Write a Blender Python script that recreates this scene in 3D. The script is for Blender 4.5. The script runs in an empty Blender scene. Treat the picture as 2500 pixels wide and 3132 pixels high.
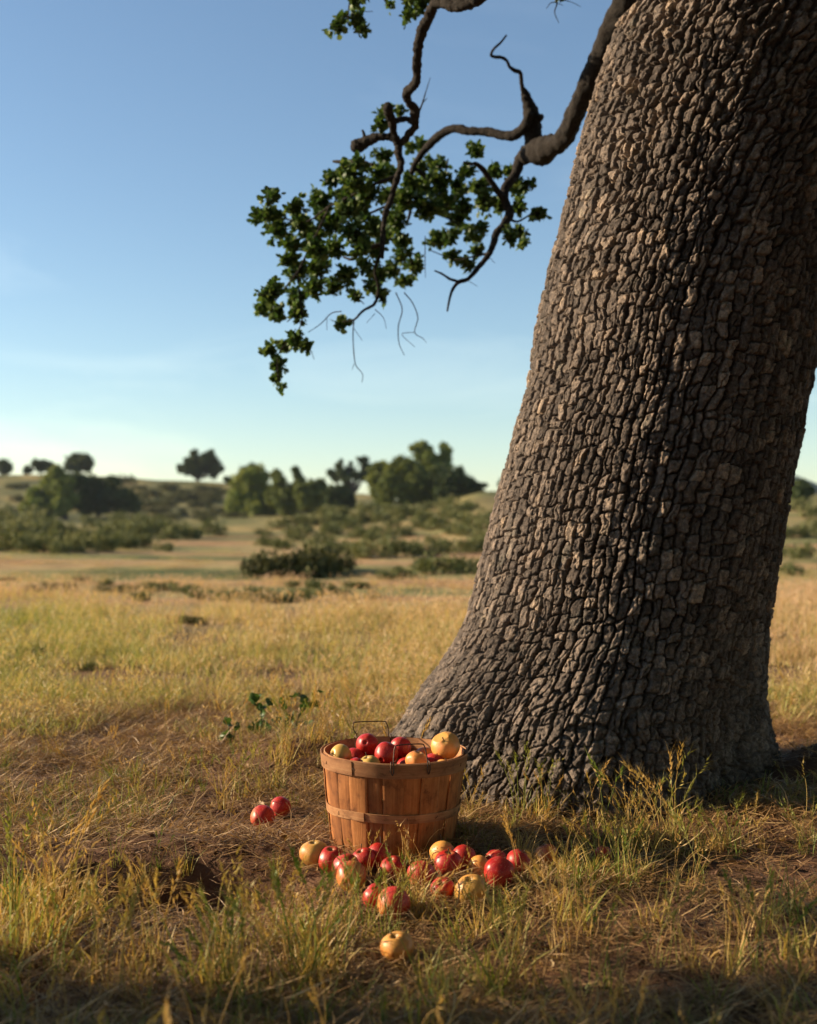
import bpy, math, random
import numpy as np
from mathutils import Vector, Matrix, Euler

# ------------------------------------------------------------------ camera
F, CX, HY, EYE = 3790.0, 1250.0, 1600.0, 0.83      # focal length (px of the 2500x3132 photo), centre, eye level row, eye height
sc = bpy.context.scene
cam = bpy.data.cameras.new('camera'); camo = bpy.data.objects.new('camera', cam)
sc.collection.objects.link(camo); sc.camera = camo
camo.location = (0, 0, EYE); camo.rotation_euler = (math.radians(90), 0, 0)
cam.sensor_fit = 'VERTICAL'; cam.sensor_height = 70.0; cam.sensor_width = 56.0
cam.lens = 70.0 * F / 3132; cam.shift_y = 34 / 3132
cam.clip_start = 0.05; cam.clip_end = 20000
cam.dof.use_dof = True; cam.dof.focus_distance = 3.15; cam.dof.aperture_fstop = 6.0
# ------------------------------------------------------------------ light
SUN_EL, SUN_AZ = 21.0, -81.0                        # azimuth from +Y, clockwise: the sun stands to the left
el, az = math.radians(SUN_EL), math.radians(SUN_AZ)
sdir = Vector((math.sin(az) * math.cos(el), math.cos(az) * math.cos(el), math.sin(el)))
w = bpy.data.worlds.new('World'); sc.world = w; w.use_nodes = True
nt = w.node_tree; nt.nodes.clear()
sky = nt.nodes.new('ShaderNodeTexSky'); sky.sky_type = 'NISHITA'; sky.sun_disc = False
sky.sun_elevation = el; sky.sun_rotation = az; sky.altitude = 300
sky.air_density = 1.0; sky.dust_density = 0.15; sky.ozone_density = 1.0
bg = nt.nodes.new('ShaderNodeBackground'); bg.inputs[1].default_value = 0.078
wo = nt.nodes.new('ShaderNodeOutputWorld')
tcw = nt.nodes.new('ShaderNodeTexCoord'); mpw = nt.nodes.new('ShaderNodeMapping'); mpw.inputs['Scale'].default_value = (1.6, 1.6, 7.0); mpw.inputs['Rotation'].default_value = (0, .12, 0)
nzw = nt.nodes.new('ShaderNodeTexNoise'); nzw.inputs['Scale'].default_value = 1.7; nzw.inputs['Detail'].default_value = 7; nzw.inputs['Roughness'].default_value = .55; nzw.inputs['Distortion'].default_value = .6
rpw = nt.nodes.new('ShaderNodeValToRGB'); rpw.color_ramp.elements[0].position = .50; rpw.color_ramp.elements[0].color = (.92, .995, 1.03, 1); rpw.color_ramp.elements[1].position = .72; rpw.color_ramp.elements[1].color = (1.20, 1.17, 1.12, 1)
mlw = nt.nodes.new('ShaderNodeMix'); mlw.data_type = 'RGBA'; mlw.blend_type = 'MULTIPLY'; mlw.inputs[0].default_value = 1
nt.links.new(tcw.outputs['Generated'], mpw.inputs[0]); nt.links.new(mpw.outputs[0], nzw.inputs[0]); nt.links.new(nzw.outputs['Fac'], rpw.inputs[0])
nt.links.new(sky.outputs[0], mlw.inputs[6]); nt.links.new(rpw.outputs[0], mlw.inputs[7]); nt.links.new(mlw.outputs[2], bg.inputs[0]); nt.links.new(bg.outputs[0], wo.inputs[0])
sl = bpy.data.lights.new('sun', 'SUN'); so = bpy.data.objects.new('sun', sl); sc.collection.objects.link(so)
sl.energy = 5.0; sl.angle = math.radians(0.55); sl.color = (1.0, 0.79, 0.53)
so.rotation_euler = sdir.to_track_quat('Z', 'Y').to_euler(); so.location = (-20, -2, 10)
sc.view_settings.view_transform = 'Standard'; sc.view_settings.look = 'None'
sc.view_settings.exposure = 1.0; sc.view_settings.gamma = 1.0
sc.render.engine = 'CYCLES'
sc.cycles.max_bounces = 5; sc.cycles.diffuse_bounces = 2; sc.cycles.transmission_bounces = 4
sc.cycles.transparent_max_bounces = 4

rng = np.random.default_rng(7); random.seed(7)
COL = sc.collection
# ------------------------------------------------------------------ helpers
def link(name, data, parent=None):
    o = bpy.data.objects.new(name, data); COL.objects.link(o)
    if parent is not None: o.parent = parent
    return o
def tag(o, label=None, cat=None, group=None, kind=None):
    if label: o['label'] = label
    if cat: o['category'] = cat
    if group: o['group'] = group
    if kind: o['kind'] = kind
    return o
def mesh(name, V, Fc, mat=None, smooth=True, attrs=None, uv=None):
    """Fc: array (n,k) or list of such arrays"""
    V = np.asarray(V, dtype=np.float32)
    if not isinstance(Fc, list): Fc = [Fc]
    Fc = [np.asarray(f, dtype=np.int32) for f in Fc if len(f)]
    me = bpy.data.meshes.new(name)
    me.vertices.add(len(V)); me.vertices.foreach_set('co', V.ravel())
    nl = sum(f.size for f in Fc); nf = sum(len(f) for f in Fc)
    me.loops.add(nl); me.polygons.add(nf)
    li = np.concatenate([f.ravel() for f in Fc])
    tot = np.concatenate([np.full(len(f), f.shape[1], np.int32) for f in Fc])
    st = np.concatenate([[0], np.cumsum(tot)[:-1]]).astype(np.int32)
    me.loops.foreach_set('vertex_index', li)
    me.polygons.foreach_set('loop_start', st); me.polygons.foreach_set('loop_total', tot)
    if smooth: me.polygons.foreach_set('use_smooth', np.ones(nf, bool))
    for k, a in (attrs or {}).items():
        at = me.attributes.new(k, 'FLOAT', 'POINT'); at.data.foreach_set('value', np.asarray(a, np.float32))
    if uv is not None:
        l = me.uv_layers.new(name='UVMap'); l.data.foreach_set('uv', np.asarray(uv, np.float32)[li].ravel())
    me.update(calc_edges=True); me.validate()
    if mat: me.materials.append(mat)
    return me
class MB:
    """collects several shapes into one mesh"""
    def __init__(s): s.V = []; s.Q = []; s.T = []; s.A = []; s.UV = []; s.n = 0
    def add(s, V, Q=None, T=None, a=0.0, uv=None):
        V = np.asarray(V, float)
        if Q is not None and len(Q): s.Q.append(np.asarray(Q) + s.n)
        if T is not None and len(T): s.T.append(np.asarray(T) + s.n)
        s.V.append(V); s.n += len(V)
        s.A.append(np.broadcast_to(np.asarray(a, float), (len(V),)))
        s.UV.append(np.zeros((len(V), 2)) if uv is None else np.asarray(uv))
    def mesh(s, name, mat, smooth=True, uv=False):
        fs = []
        if s.Q: fs.append(np.concatenate(s.Q))
        if s.T: fs.append(np.concatenate(s.T))
        return mesh(name, np.concatenate(s.V), fs, mat, smooth, {'tint': np.concatenate(s.A)}, np.concatenate(s.UV) if uv else None)
def hash3(ix, iy, iz, seed=0):
    n = (ix.astype(np.int64) * 374761393 + iy.astype(np.int64) * 668265263 + iz.astype(np.int64) * 2147483647 + seed * 974634777) & 0xffffffff
    n = ((n ^ (n >> 13)) * 1274126177) & 0xffffffff
    n = ((n ^ (n >> 16)) * 2246822519) & 0xffffffff
    return ((n ^ (n >> 15)) & 0xffffff) / float(0xffffff)
def vnoise(x, y, z=None, seed=0):
    x = np.asarray(x, float); y = np.asarray(y, float)
    z = np.zeros_like(x) if z is None else np.asarray(z, float)
    xi, yi, zi = np.floor(x), np.floor(y), np.floor(z)
    fx, fy, fz = x - xi, y - yi, z - zi
    fx = fx * fx * (3 - 2 * fx); fy = fy * fy * (3 - 2 * fy); fz = fz * fz * (3 - 2 * fz)
    r = 0
    for dz in (0, 1):
        if dz and not np.any(fz): continue
        for dy in (0, 1):
            for dx in (0, 1):
                wgt = (fx if dx else 1 - fx) * (fy if dy else 1 - fy) * (fz if dz else 1 - fz)
                r = r + wgt * hash3(xi + dx, yi + dy, zi + dz, seed)
    return r * 2 - 1
def fbm(x, y, z=None, o=4, seed=0):
    r, a, s = 0, 1.0, 1.0
    for k in range(o):
        r = r + a * vnoise(x * s, y * s, None if z is None else z * s, seed + k); a *= 0.5; s *= 2.03
    return r
def sstep(a, b, x):
    t = np.clip((x - a) / (b - a), 0, 1); return t * t * (3 - 2 * t)
# ------------------------------------------------------------------ terrain height
TT = np.array([-.6, -.33, -.25, -.17, -.12, -.04, .013, .066, .33, .6])
TD = np.array([0, 30, 45, 60, 80, 100, 125, 150, 190, 230, 260, 500, 1500, 9000.])
TZ = np.array([[0] * 10, [0] * 10, [0, 0, 0, 0, 0, 0, .1, .2, .2, .2], [0, 0, 0, 0, 0, .2, .4, .9, .9, .9],
    [.1, .1, .1, .2, .4, .9, 1.3, 2.1, 2.1, 2.1], [.3, .5, .5, .7, 1.1, 2.0, 2.4, 3.4, 3.2, 3.2], [.8, .8, .8, .9, 1.2, 1.8, 2.2, 3.2, 3, 3],
    [1.3, 1.2, 1.2, 1.3, 1.5, 2, 2.2, 3, 3, 3], [4, 4, 4, 3.6, 3, 2.5, 2.5, 3, 3, 3], [9.8, 9.8, 9.8, 8.7, 7.7, 6.3, 4.5, 3, 3, 3],
    [10, 10, 10, 8.9, 7.8, 6.3, 4.4, 3, 3, 3], [4, 4, 4, 3, 3, 2, 1, 0, 0, 0], [0] * 10, [-10] * 10])
def gauss(x, y, cx, cy, rx, ry): return np.exp(-(((x - cx) / rx) ** 2 + ((y - cy) / ry) ** 2))
def H(x, y):
    x = np.asarray(x, float); y = np.asarray(y, float)
    D = np.maximum(y, 0.01); t = np.clip(x / np.maximum(D, 12), -.6, .6)
    i = np.clip(np.searchsorted(TD, D, side='right') - 1, 0, len(TD) - 2)
    fy = (D - TD[i]) / (TD[i + 1] - TD[i]); fy = np.clip(fy, 0, 1); 
    j = np.clip(np.searchsorted(TT, t, side='right') - 1, 0, len(TT) - 2)
    fx = (t - TT[j]) / (TT[j + 1] - TT[j]); fx = fx * fx * (3 - 2 * fx)
    z = (TZ[i, j] * (1 - fx) + TZ[i, j + 1] * fx) * (1 - fy) + (TZ[i + 1, j] * (1 - fx) + TZ[i + 1, j + 1] * fx) * fy
    far = sstep(12, 60, D)
    z = z + 0.25 * far * fbm(x / 14, y / 14, o=3, seed=3) * np.clip(D / 150, .3, 1.5)
    z = z + .17 * sstep(13, 22, D) * (1 - sstep(70, 110, D)) * fbm(x / 22 + 5, y / 6.5, o=3, seed=8)
    near = 1 - sstep(8, 25, D)
    z = z + near * 0.012 * (fbm(x * 2.2, y * 2.2, o=3, seed=5) * (1 - gauss(x, y, -.04, 3.1, .5, .4)) - .3 * gauss(x, y, -.04, 3.1, .5, .4))
    # small ditch that runs across the field, with a steep far bank
    c = 19.5 + 0.5 * np.sin(x * .5) + .05 * x; q = (y - c)
    z = z - 0.16 * np.exp(-(q / .8) ** 2) * sstep(1.0, -2.0, x)
    c = 29 - .12 * x; q = (y - c)
    z = z - 0.35 * np.exp(-(q / 2.0) ** 2) * np.exp(-((x + 3.0) / 2.6) ** 2)
    # burrowed hollow front left with a steep soil bank behind it
    wob = 0.05 * fbm(x * 5, y * 5, o=2, seed=9)
    hx = (x + .62) / (.34 + wob); hy = (y - 2.84 + .12 * (x + .62))
    prof = sstep(-.28, -.06, hy) * (1 - sstep(.11 + wob * .4, .17 + wob * .4, hy))
    z = z - 0.115 * prof * np.exp(-np.abs(hx) ** 3.5)
    z = z + 0.035 * gauss(x, y, -.56, 3.13, .34, .11)
    z = z + 0.075 * gauss(x, y, -.36, 4.25, .22, .16) + 0.03 * gauss(x, y, -.12, 4.4, .2, .12)
    z = z + 0.17 * gauss(x, y, 1.48, 3.92, .30, .16)
    z = z + 0.02 * gauss(x, y, .62, 3.95, .9, .55)
    # clods and crumbs
    z = z + near * 0.005 * fbm(x * 22, y * 22, o=3, seed=15) + near * 0.010 * np.maximum(0, fbm(x * 9, y * 9, o=2, seed=25) - .35)
    far2 = sstep(1500, 3200, D) * (1 - sstep(3200, 5200, D))
    z = z + far2 * (135 * np.exp(-((t - .29) / .075) ** 2) + 60 * np.exp(-((t + .35) / .15) ** 2))
    return z
def P(px, py, D):
    return np.array([(px - CX) / F * D, D, EYE - (py - HY) / F * D])
def on_ground(px, py, dz=0.0, lo=1.5, hi=400.):
    """distance at which the ray through a pixel comes within dz of the ground"""
    Ds = np.geomspace(lo, hi, 1500)
    g = (EYE - (py - HY) / F * Ds) - dz - H((px - CX) / F * Ds, Ds)
    k = np.argmax(g < 0) if np.any(g < 0) else len(Ds) - 1
    D = Ds[k]; return np.array([(px - CX) / F * D, D, float(H((px - CX) / F * D, D))])
# ------------------------------------------------------------------ materials
def new_mat(name):
    m = bpy.data.materials.new(name); m.use_nodes = True; n = m.node_tree; n.nodes.clear()
    out = n.nodes.new('ShaderNodeOutputMaterial'); b = n.nodes.new('ShaderNodeBsdfPrincipled')
    n.links.new(b.outputs[0], out.inputs[0]); return m, n, b, out
def N(n, t, **k):
    x = n.nodes.new(t)
    for a, v in k.items(): setattr(x, a, v)
    return x
def setin(node, **k):
    for a, v in k.items(): node.inputs[a.replace('_', ' ')].default_value = v
def noise(n, vec, scale, detail=4, rough=.55, dist=0):
    x = N(n, 'ShaderNodeTexNoise'); setin(x, Scale=scale, Detail=detail, Roughness=rough, Distortion=dist)
    if vec is not None: n.links.new(vec, x.inputs['Vector'])
    return x.outputs['Fac']
def ramp(n, fac, stops):
    r = N(n, 'ShaderNodeValToRGB'); n.links.new(fac, r.inputs[0]); e = r.color_ramp.elements
    while len(e) < len(stops): e.new(.5)
    for k, (p, c) in enumerate(stops):
        e[k].position = p; e[k].color = (*c, 1) if len(c) == 3 else c
    return r.outputs[0]
def mixc(n, fac, a, b, mode='MIX'):
    m = N(n, 'ShaderNodeMix', data_type='RGBA', blend_type=mode)
    for v, s in ((fac, 0), (a, 6), (b, 7)):
        if isinstance(v, (int, float)): m.inputs[s].default_value = v
        elif isinstance(v, tuple): m.inputs[s].default_value = (*v, 1)
        else: n.links.new(v, m.inputs[s])
    return m.outputs[2]
def math_(n, op, a, b=None, clamp=False):
    m = N(n, 'ShaderNodeMath', operation=op, use_clamp=clamp)
    for v, s in ((a, 0), (b, 1)):
        if v is None: continue
        if isinstance(v, (int, float)): m.inputs[s].default_value = v
        else: n.links.new(v, m.inputs[s])
    return m.outputs[0]
def attr(n, name, typ='GEOMETRY'):
    a = N(n, 'ShaderNodeAttribute', attribute_type=typ, attribute_name=name); return a.outputs['Fac']
def bump(n, b, h, dist, strength=1.0):
    x = N(n, 'ShaderNodeBump'); setin(x, Strength=strength, Distance=dist); n.links.new(h, x.inputs['Height'])
    n.links.new(x.outputs[0], b.inputs['Normal'])
def vmul(n, vec, s):
    m = N(n, 'ShaderNodeVectorMath', operation='MULTIPLY'); n.links.new(vec, m.inputs[0]); m.inputs[1].default_value = s; return m.outputs[0]

def leafy(name, stops, transl=.35, rough=.5, inst=True, spec=.3, tip=None):
    """thin plant matter: principled plus translucent; colour from the per-blade tint and the per-instance hue"""
    m, n, b, out = new_mat(name)
    f = attr(n, 'tint')
    if inst:
        h = attr(n, 'hue', 'INSTANCER'); f = math_(n, 'ADD', math_(n, 'MULTIPLY', f, .55), math_(n, 'MULTIPLY', h, .6), True)
    c = ramp(n, f, stops)
    n.links.new(c, b.inputs['Base Color']); setin(b, Roughness=rough); b.inputs['Specular IOR Level'].default_value = spec
    tr = N(n, 'ShaderNodeBsdfTranslucent'); n.links.new(mixc(n, 1.0, c, (1.15, 1.05, .6), 'MULTIPLY'), tr.inputs[0])
    mx = N(n, 'ShaderNodeMixShader'); mx.inputs[0].default_value = transl
    n.links.new(b.outputs[0], mx.inputs[1]); n.links.new(tr.outputs[0], mx.inputs[2]); n.links.new(mx.outputs[0], out.inputs[0])
    return m
M = {}
M['grass'] = leafy('grass_blades', [(0, (.08, .14, .02)), (.25, (.19, .25, .04)), (.42, (.38, .34, .10)), (.65, (.54, .36, .125)), (1, (.66, .47, .21))], .35)
M['litter'] = leafy('dry_straw', [(0, (.13, .065, .028)), (.4, (.28, .16, .07)), (.75, (.45, .29, .13)), (1, (.62, .47, .26))], .2)
M['meadow'] = leafy('meadow_blades', [(0, (.10, .17, .03)), (.3, (.28, .33, .08)), (.5, (.46, .42, .15)), (.75, (.58, .42, .22)), (1, (.66, .45, .30))], .38)
M['oakleaf'] = leafy('oak_leaf', [(0, (.035, .080, .020)), (.5, (.075, .14, .032)), (1, (.17, .24, .09))], .32, .5, False, .3)
M['weedleaf'] = leafy('weed_leaf', [(0, (.03, .08, .015)), (1, (.08, .15, .03))], .3, .45, False, .5)
M['tree_dark'] = leafy('far_crown_dark', [(0, (.035, .058, .024)), (1, (.09, .12, .042))], .25, .7, False, .2)
M['tree_mid'] = leafy('far_crown_mid', [(0, (.08, .11, .03)), (1, (.19, .22, .06))], .25, .7, False, .2)
M['tree_green'] = leafy('far_crown_green', [(0, (.11, .16, .035)), (1, (.26, .29, .08))], .3, .7, False, .2)
M['shrub'] = leafy('sage_shrub', [(0, (.07, .09, .035)), (.5, (.13, .145, .055)), (1, (.24, .23, .10))], .2, .8, False, .2)
M['shrub_dark'] = leafy('dark_shrub', [(0, (.045, .05, .018)), (1, (.11, .11, .042))], .15, .8, False, .2)

def mat_ground():
    m, n, b, out = new_mat('ground_soil')
    geo = N(n, 'ShaderNodeNewGeometry'); pos = geo.outputs['Position']
    sep = N(n, 'ShaderNodeSeparateXYZ'); n.links.new(pos, sep.inputs[0])
    soil = ramp(n, noise(n, pos, 9, 8, .65), [(.25, (.065, .033, .019)), (.5, (.13, .068, .040)), (.75, (.23, .135, .085))])
    n2 = noise(n, vmul(n, pos, (.35, 1.3, 1)), .22, 6, .65, .3); n3 = noise(n, pos, 1.7, 5, .65)
    field = ramp(n, n2, [(.34, (.11, .13, .045)), (.43, (.24, .23, .085)), (.50, (.42, .31, .14)), (.57, (.44, .26, .125)), (.68, (.26, .13, .06))])
    field = mixc(n, 1.0, field, ramp(n, n3, [(.3, (.55, .55, .55)), (.7, (1.15, 1.15, 1.15))]), 'MULTIPLY')
    mr = N(n, 'ShaderNodeMapRange'); n.links.new(sep.outputs[1], mr.inputs[0]); mr.inputs[1].default_value = 5; mr.inputs[2].default_value = 14
    c = mixc(n, mr.outputs[0], soil, field)
    hill = ramp(n, noise(n, vmul(n, pos, (.11, .07, .3)), 1, 8, .72), [(.36, (.05, .06, .02)), (.46, (.12, .12, .04)), (.58, (.26, .21, .075)), (.72, (.40, .24, .10))])
    mr2 = N(n, 'ShaderNodeMapRange'); n.links.new(sep.outputs[1], mr2.inputs[0]); mr2.inputs[1].default_value = 45; mr2.inputs[2].default_value = 95
    c = mixc(n, mr2.outputs[0], c, hill)
    mr3 = N(n, 'ShaderNodeMapRange'); n.links.new(sep.outputs[1], mr3.inputs[0]); mr3.inputs[1].default_value = 700; mr3.inputs[2].default_value = 1500
    c = mixc(n, mr3.outputs[0], c, ramp(n, noise(n, pos, .004, 6, .6), [(.3, (.05, .07, .04)), (.7, (.12, .12, .07))]))
    n.links.new(c, b.inputs['Base Color']); setin(b, Roughness=.95); b.inputs['Specular IOR Level'].default_value = .15
    h = math_(n, 'ADD', noise(n, pos, 60, 6, .7), math_(n, 'MULTIPLY', noise(n, pos, 240, 3, .6), .35))
    bump(n, b, h, .012, .8)
    return m
M['ground'] = mat_ground()

def mat_bark(name, scale=1.0, dark=1.0):
    m, n, b, out = new_mat(name)
    tc = N(n, 'ShaderNodeTexCoord'); pos = tc.outputs['Object']
    cell = attr(n, 'tint')
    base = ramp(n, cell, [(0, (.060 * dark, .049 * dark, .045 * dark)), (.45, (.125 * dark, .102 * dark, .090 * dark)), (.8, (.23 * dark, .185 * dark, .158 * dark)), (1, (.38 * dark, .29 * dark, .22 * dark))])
    f = noise(n, pos, 75 * scale, 8, .78)
    c = mixc(n, 1.0, base, ramp(n, f, [(.34, (.34, .32, .31)), (.5, (.92, .92, .92)), (.63, (1.75, 1.65, 1.5))]), 'MULTIPLY')
    lich = noise(n, pos, 12 * scale, 4, .6)
    c = mixc(n, ramp(n, lich, [(.58, (0, 0, 0)), (.72, (.55, .55, .55))]), c, mixc(n, 1, c, (.85, 1.02, 1.0), 'MULTIPLY'))
    n.links.new(c, b.inputs['Base Color']); setin(b, Roughness=.88); b.inputs['Specular IOR Level'].default_value = .25
    st = noise(n, vmul(n, pos, (140 * scale, 140 * scale, 45 * scale)), 1, 5, .7)
    h = math_(n, 'ADD', math_(n, 'MULTIPLY', st, .6), noise(n, pos, 90 * scale, 5, .7))
    bump(n, b, h, .010 / scale, 1.0)
    return m
M['bark'] = mat_bark('oak_bark'); M['limb'] = mat_bark('oak_limb_bark', 1.3, .18)  # limb tone lowered: the crown's shade is put into its colour
M['fartrunk'] = mat_bark('far_trunk_bark', .05, .6)

def mat_wood(name, cols, rough=.62):
    m, n, b, out = new_mat(name)
    uv = N(n, 'ShaderNodeUVMap').outputs[0]; oi = N(n, 'ShaderNodeObjectInfo')
    off = N(n, 'ShaderNodeCombineXYZ'); n.links.new(math_(n, 'MULTIPLY', oi.outputs['Random'], 37.0), off.inputs[0]); n.links.new(math_(n, 'MULTIPLY', oi.outputs['Random'], 11.0), off.inputs[1])
    ad = N(n, 'ShaderNodeVectorMath', operation='ADD'); n.links.new(uv, ad.inputs[0]); n.links.new(off.outputs[0], ad.inputs[1])
    g = noise(n, vmul(n, ad.outputs[0], (260, 9, 1)), 1, 5, .6, .3); g2 = noise(n, vmul(n, ad.outputs[0], (55, 5, 1)), 1, 4, .55, .6)
    mot = noise(n, vmul(n, ad.outputs[0], (35, 22, 1)), 1, 5, .65)
    f = math_(n, 'ADD', math_(n, 'MULTIPLY', g, .4), math_(n, 'MULTIPLY', g2, .6))
    c = ramp(n, f, [(.3, cols[0]), (.5, cols[1]), (.7, cols[2])])
    c = mixc(n, 1, c, ramp(n, mot, [(.32, (.42, .36, .33)), (.46, (.85, .82, .80)), (.6, (1, 1, 1)), (.75, (1.25, 1.22, 1.2))]), 'MULTIPLY')
    c = mixc(n, 1, c, ramp(n, oi.outputs['Random'], [(0, (.62, .57, .55)), (.5, (.98, .98, .98)), (1, (1.2, 1.15, 1.1))]), 'MULTIPLY')
    n.links.new(c, b.inputs['Base Color']); setin(b, Roughness=rough); b.inputs['Specular IOR Level'].default_value = .3
    bump(n, b, math_(n, 'ADD', g, math_(n, 'MULTIPLY', mot, .6)), .0012, .7)
    return m
M['stave'] = mat_wood('stained_stave_wood', [(.23, .080, .022), (.38, .15, .045), (.50, .225, .075)])
M['hoop'] = mat_wood('weathered_hoop_wood', [(.27, .12, .050), (.42, .21, .095), (.52, .30, .145)])
m, n, b, out = new_mat('rusty_wire'); setin(b, Metallic=.7, Roughness=.5)
n.links.new(ramp(n, noise(n, N(n, 'ShaderNodeTexCoord').outputs['Object'], 220, 4), [(.35, (.035, .025, .02)), (.65, (.11, .065, .045))]), b.inputs['Base Color']); M['wire'] = m

def mat_apple():
    m, n, b, out = new_mat('apple_skin')
    tc = N(n, 'ShaderNodeTexCoord'); pos = tc.outputs['Object']; oi = N(n, 'ShaderNodeObjectInfo')
    off = N(n, 'ShaderNodeVectorMath', operation='SCALE'); off.inputs[0].default_value = (13.1, 7.7, 5.3); n.links.new(oi.outputs['Random'], off.inputs['Scale'])
    ad = N(n, 'ShaderNodeVectorMath', operation='ADD'); n.links.new(pos, ad.inputs[0]); n.links.new(off.outputs[0], ad.inputs[1])
    sep = N(n, 'ShaderNodeSeparateXYZ'); n.links.new(pos, sep.inputs[0])
    ang = N(n, 'ShaderNodeMath', operation='ARCTAN2'); n.links.new(sep.outputs[1], ang.inputs[0]); n.links.new(sep.outputs[0], ang.inputs[1])
    cmb = N(n, 'ShaderNodeCombineXYZ')
    n.links.new(math_(n, 'MULTIPLY', math_(n, 'COSINE', ang.outputs[0]), 7), cmb.inputs[0]); n.links.new(math_(n, 'MULTIPLY', math_(n, 'SINE', ang.outputs[0]), 7), cmb.inputs[1])
    n.links.new(math_(n, 'ADD', math_(n, 'MULTIPLY', sep.outputs[2], 18), math_(n, 'MULTIPLY', oi.outputs['Random'], 40)), cmb.inputs[2])
    streak = noise(n, cmb.outputs[0], 1.6, 4, .65)
    big = noise(n, ad.outputs[0], 16, 2, .5)
    bl = attr(n, 'blush', 'OBJECT')
    # the sunned cheek faces the apple's own +X
    side = math_(n, 'MULTIPLY', sep.outputs[0], 11.0)
    f = math_(n, 'ADD', math_(n, 'ADD', math_(n, 'MULTIPLY', streak, 1.1), math_(n, 'MULTIPLY', big, .9)), side)
    f = math_(n, 'ADD', f, math_(n, 'SUBTRACT', math_(n, 'MULTIPLY', bl, 2.2), 1.76))
    red = ramp(n, noise(n, cmb.outputs[0], 3.5, 3, .6), [(.3, (.26, .006, .008)), (.55, (.46, .018, .014)), (.75, (.60, .085, .035))])
    yel = ramp(n, noise(n, ad.outputs[0], 22, 4, .6), [(.3, (.62, .33, .07)), (.5, (.72, .29, .065)), (.72, (.68, .21, .06))])
    pale = mixc(n, attr(n, 'green', 'OBJECT'), yel, (.52, .44, .10))
    c = mixc(n, ramp(n, f, [(.2, (0, 0, 0)), (.5, (.45, .45, .45)), (.95, (1, 1, 1))]), pale, red)
    v = N(n, 'ShaderNodeTexVoronoi'); v.inputs['Scale'].default_value = 240; n.links.new(ad.outputs[0], v.inputs['Vector'])
    c = mixc(n, ramp(n, v.outputs['Distance'], [(.12, (.38, .38, .38)), (.22, (0, 0, 0))]), c, (.72, .5, .28))
    # russet round the stalk and bruises
    rr = N(n, 'ShaderNodeCombineXYZ'); n.links.new(sep.outputs[0], rr.inputs[0]); n.links.new(sep.outputs[1], rr.inputs[1])
    ln = N(n, 'ShaderNodeVectorMath', operation='LENGTH'); n.links.new(rr.outputs[0], ln.inputs[0])
    up = math_(n, 'GREATER_THAN', sep.outputs[2], 0)
    rus = math_(n, 'MULTIPLY', ramp(n, math_(n, 'ADD', ln.outputs['Value'], math_(n, 'MULTIPLY', big, .006)), [(.005, (.8, .8, .8)), (.016, (0, 0, 0))]), up)
    c = mixc(n, rus, c, (.22, .17, .05))
    br = ramp(n, noise(n, ad.outputs[0], 38, 3, .5), [(.68, (0, 0, 0)), (.74, (.45, .45, .45))])
    c = mixc(n, br, c, (.20, .09, .03))
    n.links.new(c, b.inputs['Base Color'])
    setin(b, Roughness=.3); b.inputs['Specular IOR Level'].default_value = .5
    b.inputs['Subsurface Weight'].default_value = .08; b.inputs['Subsurface Radius'].default_value = (.01, .004, .002); b.inputs['Subsurface Scale'].default_value = .4
    n.links.new(ramp(n, noise(n, ad.outputs[0], 30, 4), [(.3, (.32, .32, .32)), (.7, (.55, .55, .55))]), b.inputs['Roughness'])
    bump(n, b, noise(n, ad.outputs[0], 60, 3), .0009, .5)
    return m
M['apple'] = mat_apple()
m, n, b, out = new_mat('apple_stalk'); setin(b, Roughness=.8); b.inputs['Base Color'].default_value = (.07, .04, .02, 1); M['stalk'] = m
M['twig'] = mat_bark('dead_twig', 3, .8)
#PART2
# ------------------------------------------------------------------ ground sheet
def axis(parts):
    return np.unique(np.concatenate([np.linspace(a, b_, k, endpoint=False) for a, b_, k in parts] + [[parts[-1][1]]]))
xs = np.concatenate([-np.geomspace(8000, 1.7, 190)[:-1], np.linspace(-1.7, 2.2, 400), np.geomspace(2.2, 8000, 190)[1:]])
ys = np.concatenate([-np.geomspace(300, 1.0, 30)[:-1], np.linspace(-1, 1.4, 20)[:-1], np.linspace(1.4, 5.2, 420), np.geomspace(5.2, 60, 200)[1:], np.geomspace(60, 400, 130)[1:], np.geomspace(400, 9000, 70)[1:]])
GX, GY = np.meshgrid(xs, ys); GZ = H(GX, GY)
nx, ny = len(xs), len(ys)
idx = (np.arange(ny - 1)[:, None] * nx + np.arange(nx - 1)[None]).ravel()
V = np.stack([GX.ravel(), GY.ravel(), GZ.ravel()], 1)
tag(link('ground', mesh('ground', V, np.stack([idx, idx + 1, idx + nx + 1, idx + nx], 1), M['ground'])),
    'dry grassy ground with bare brown soil rising to low hills', None, None, 'structure')
del GX, GY, GZ, V

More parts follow.
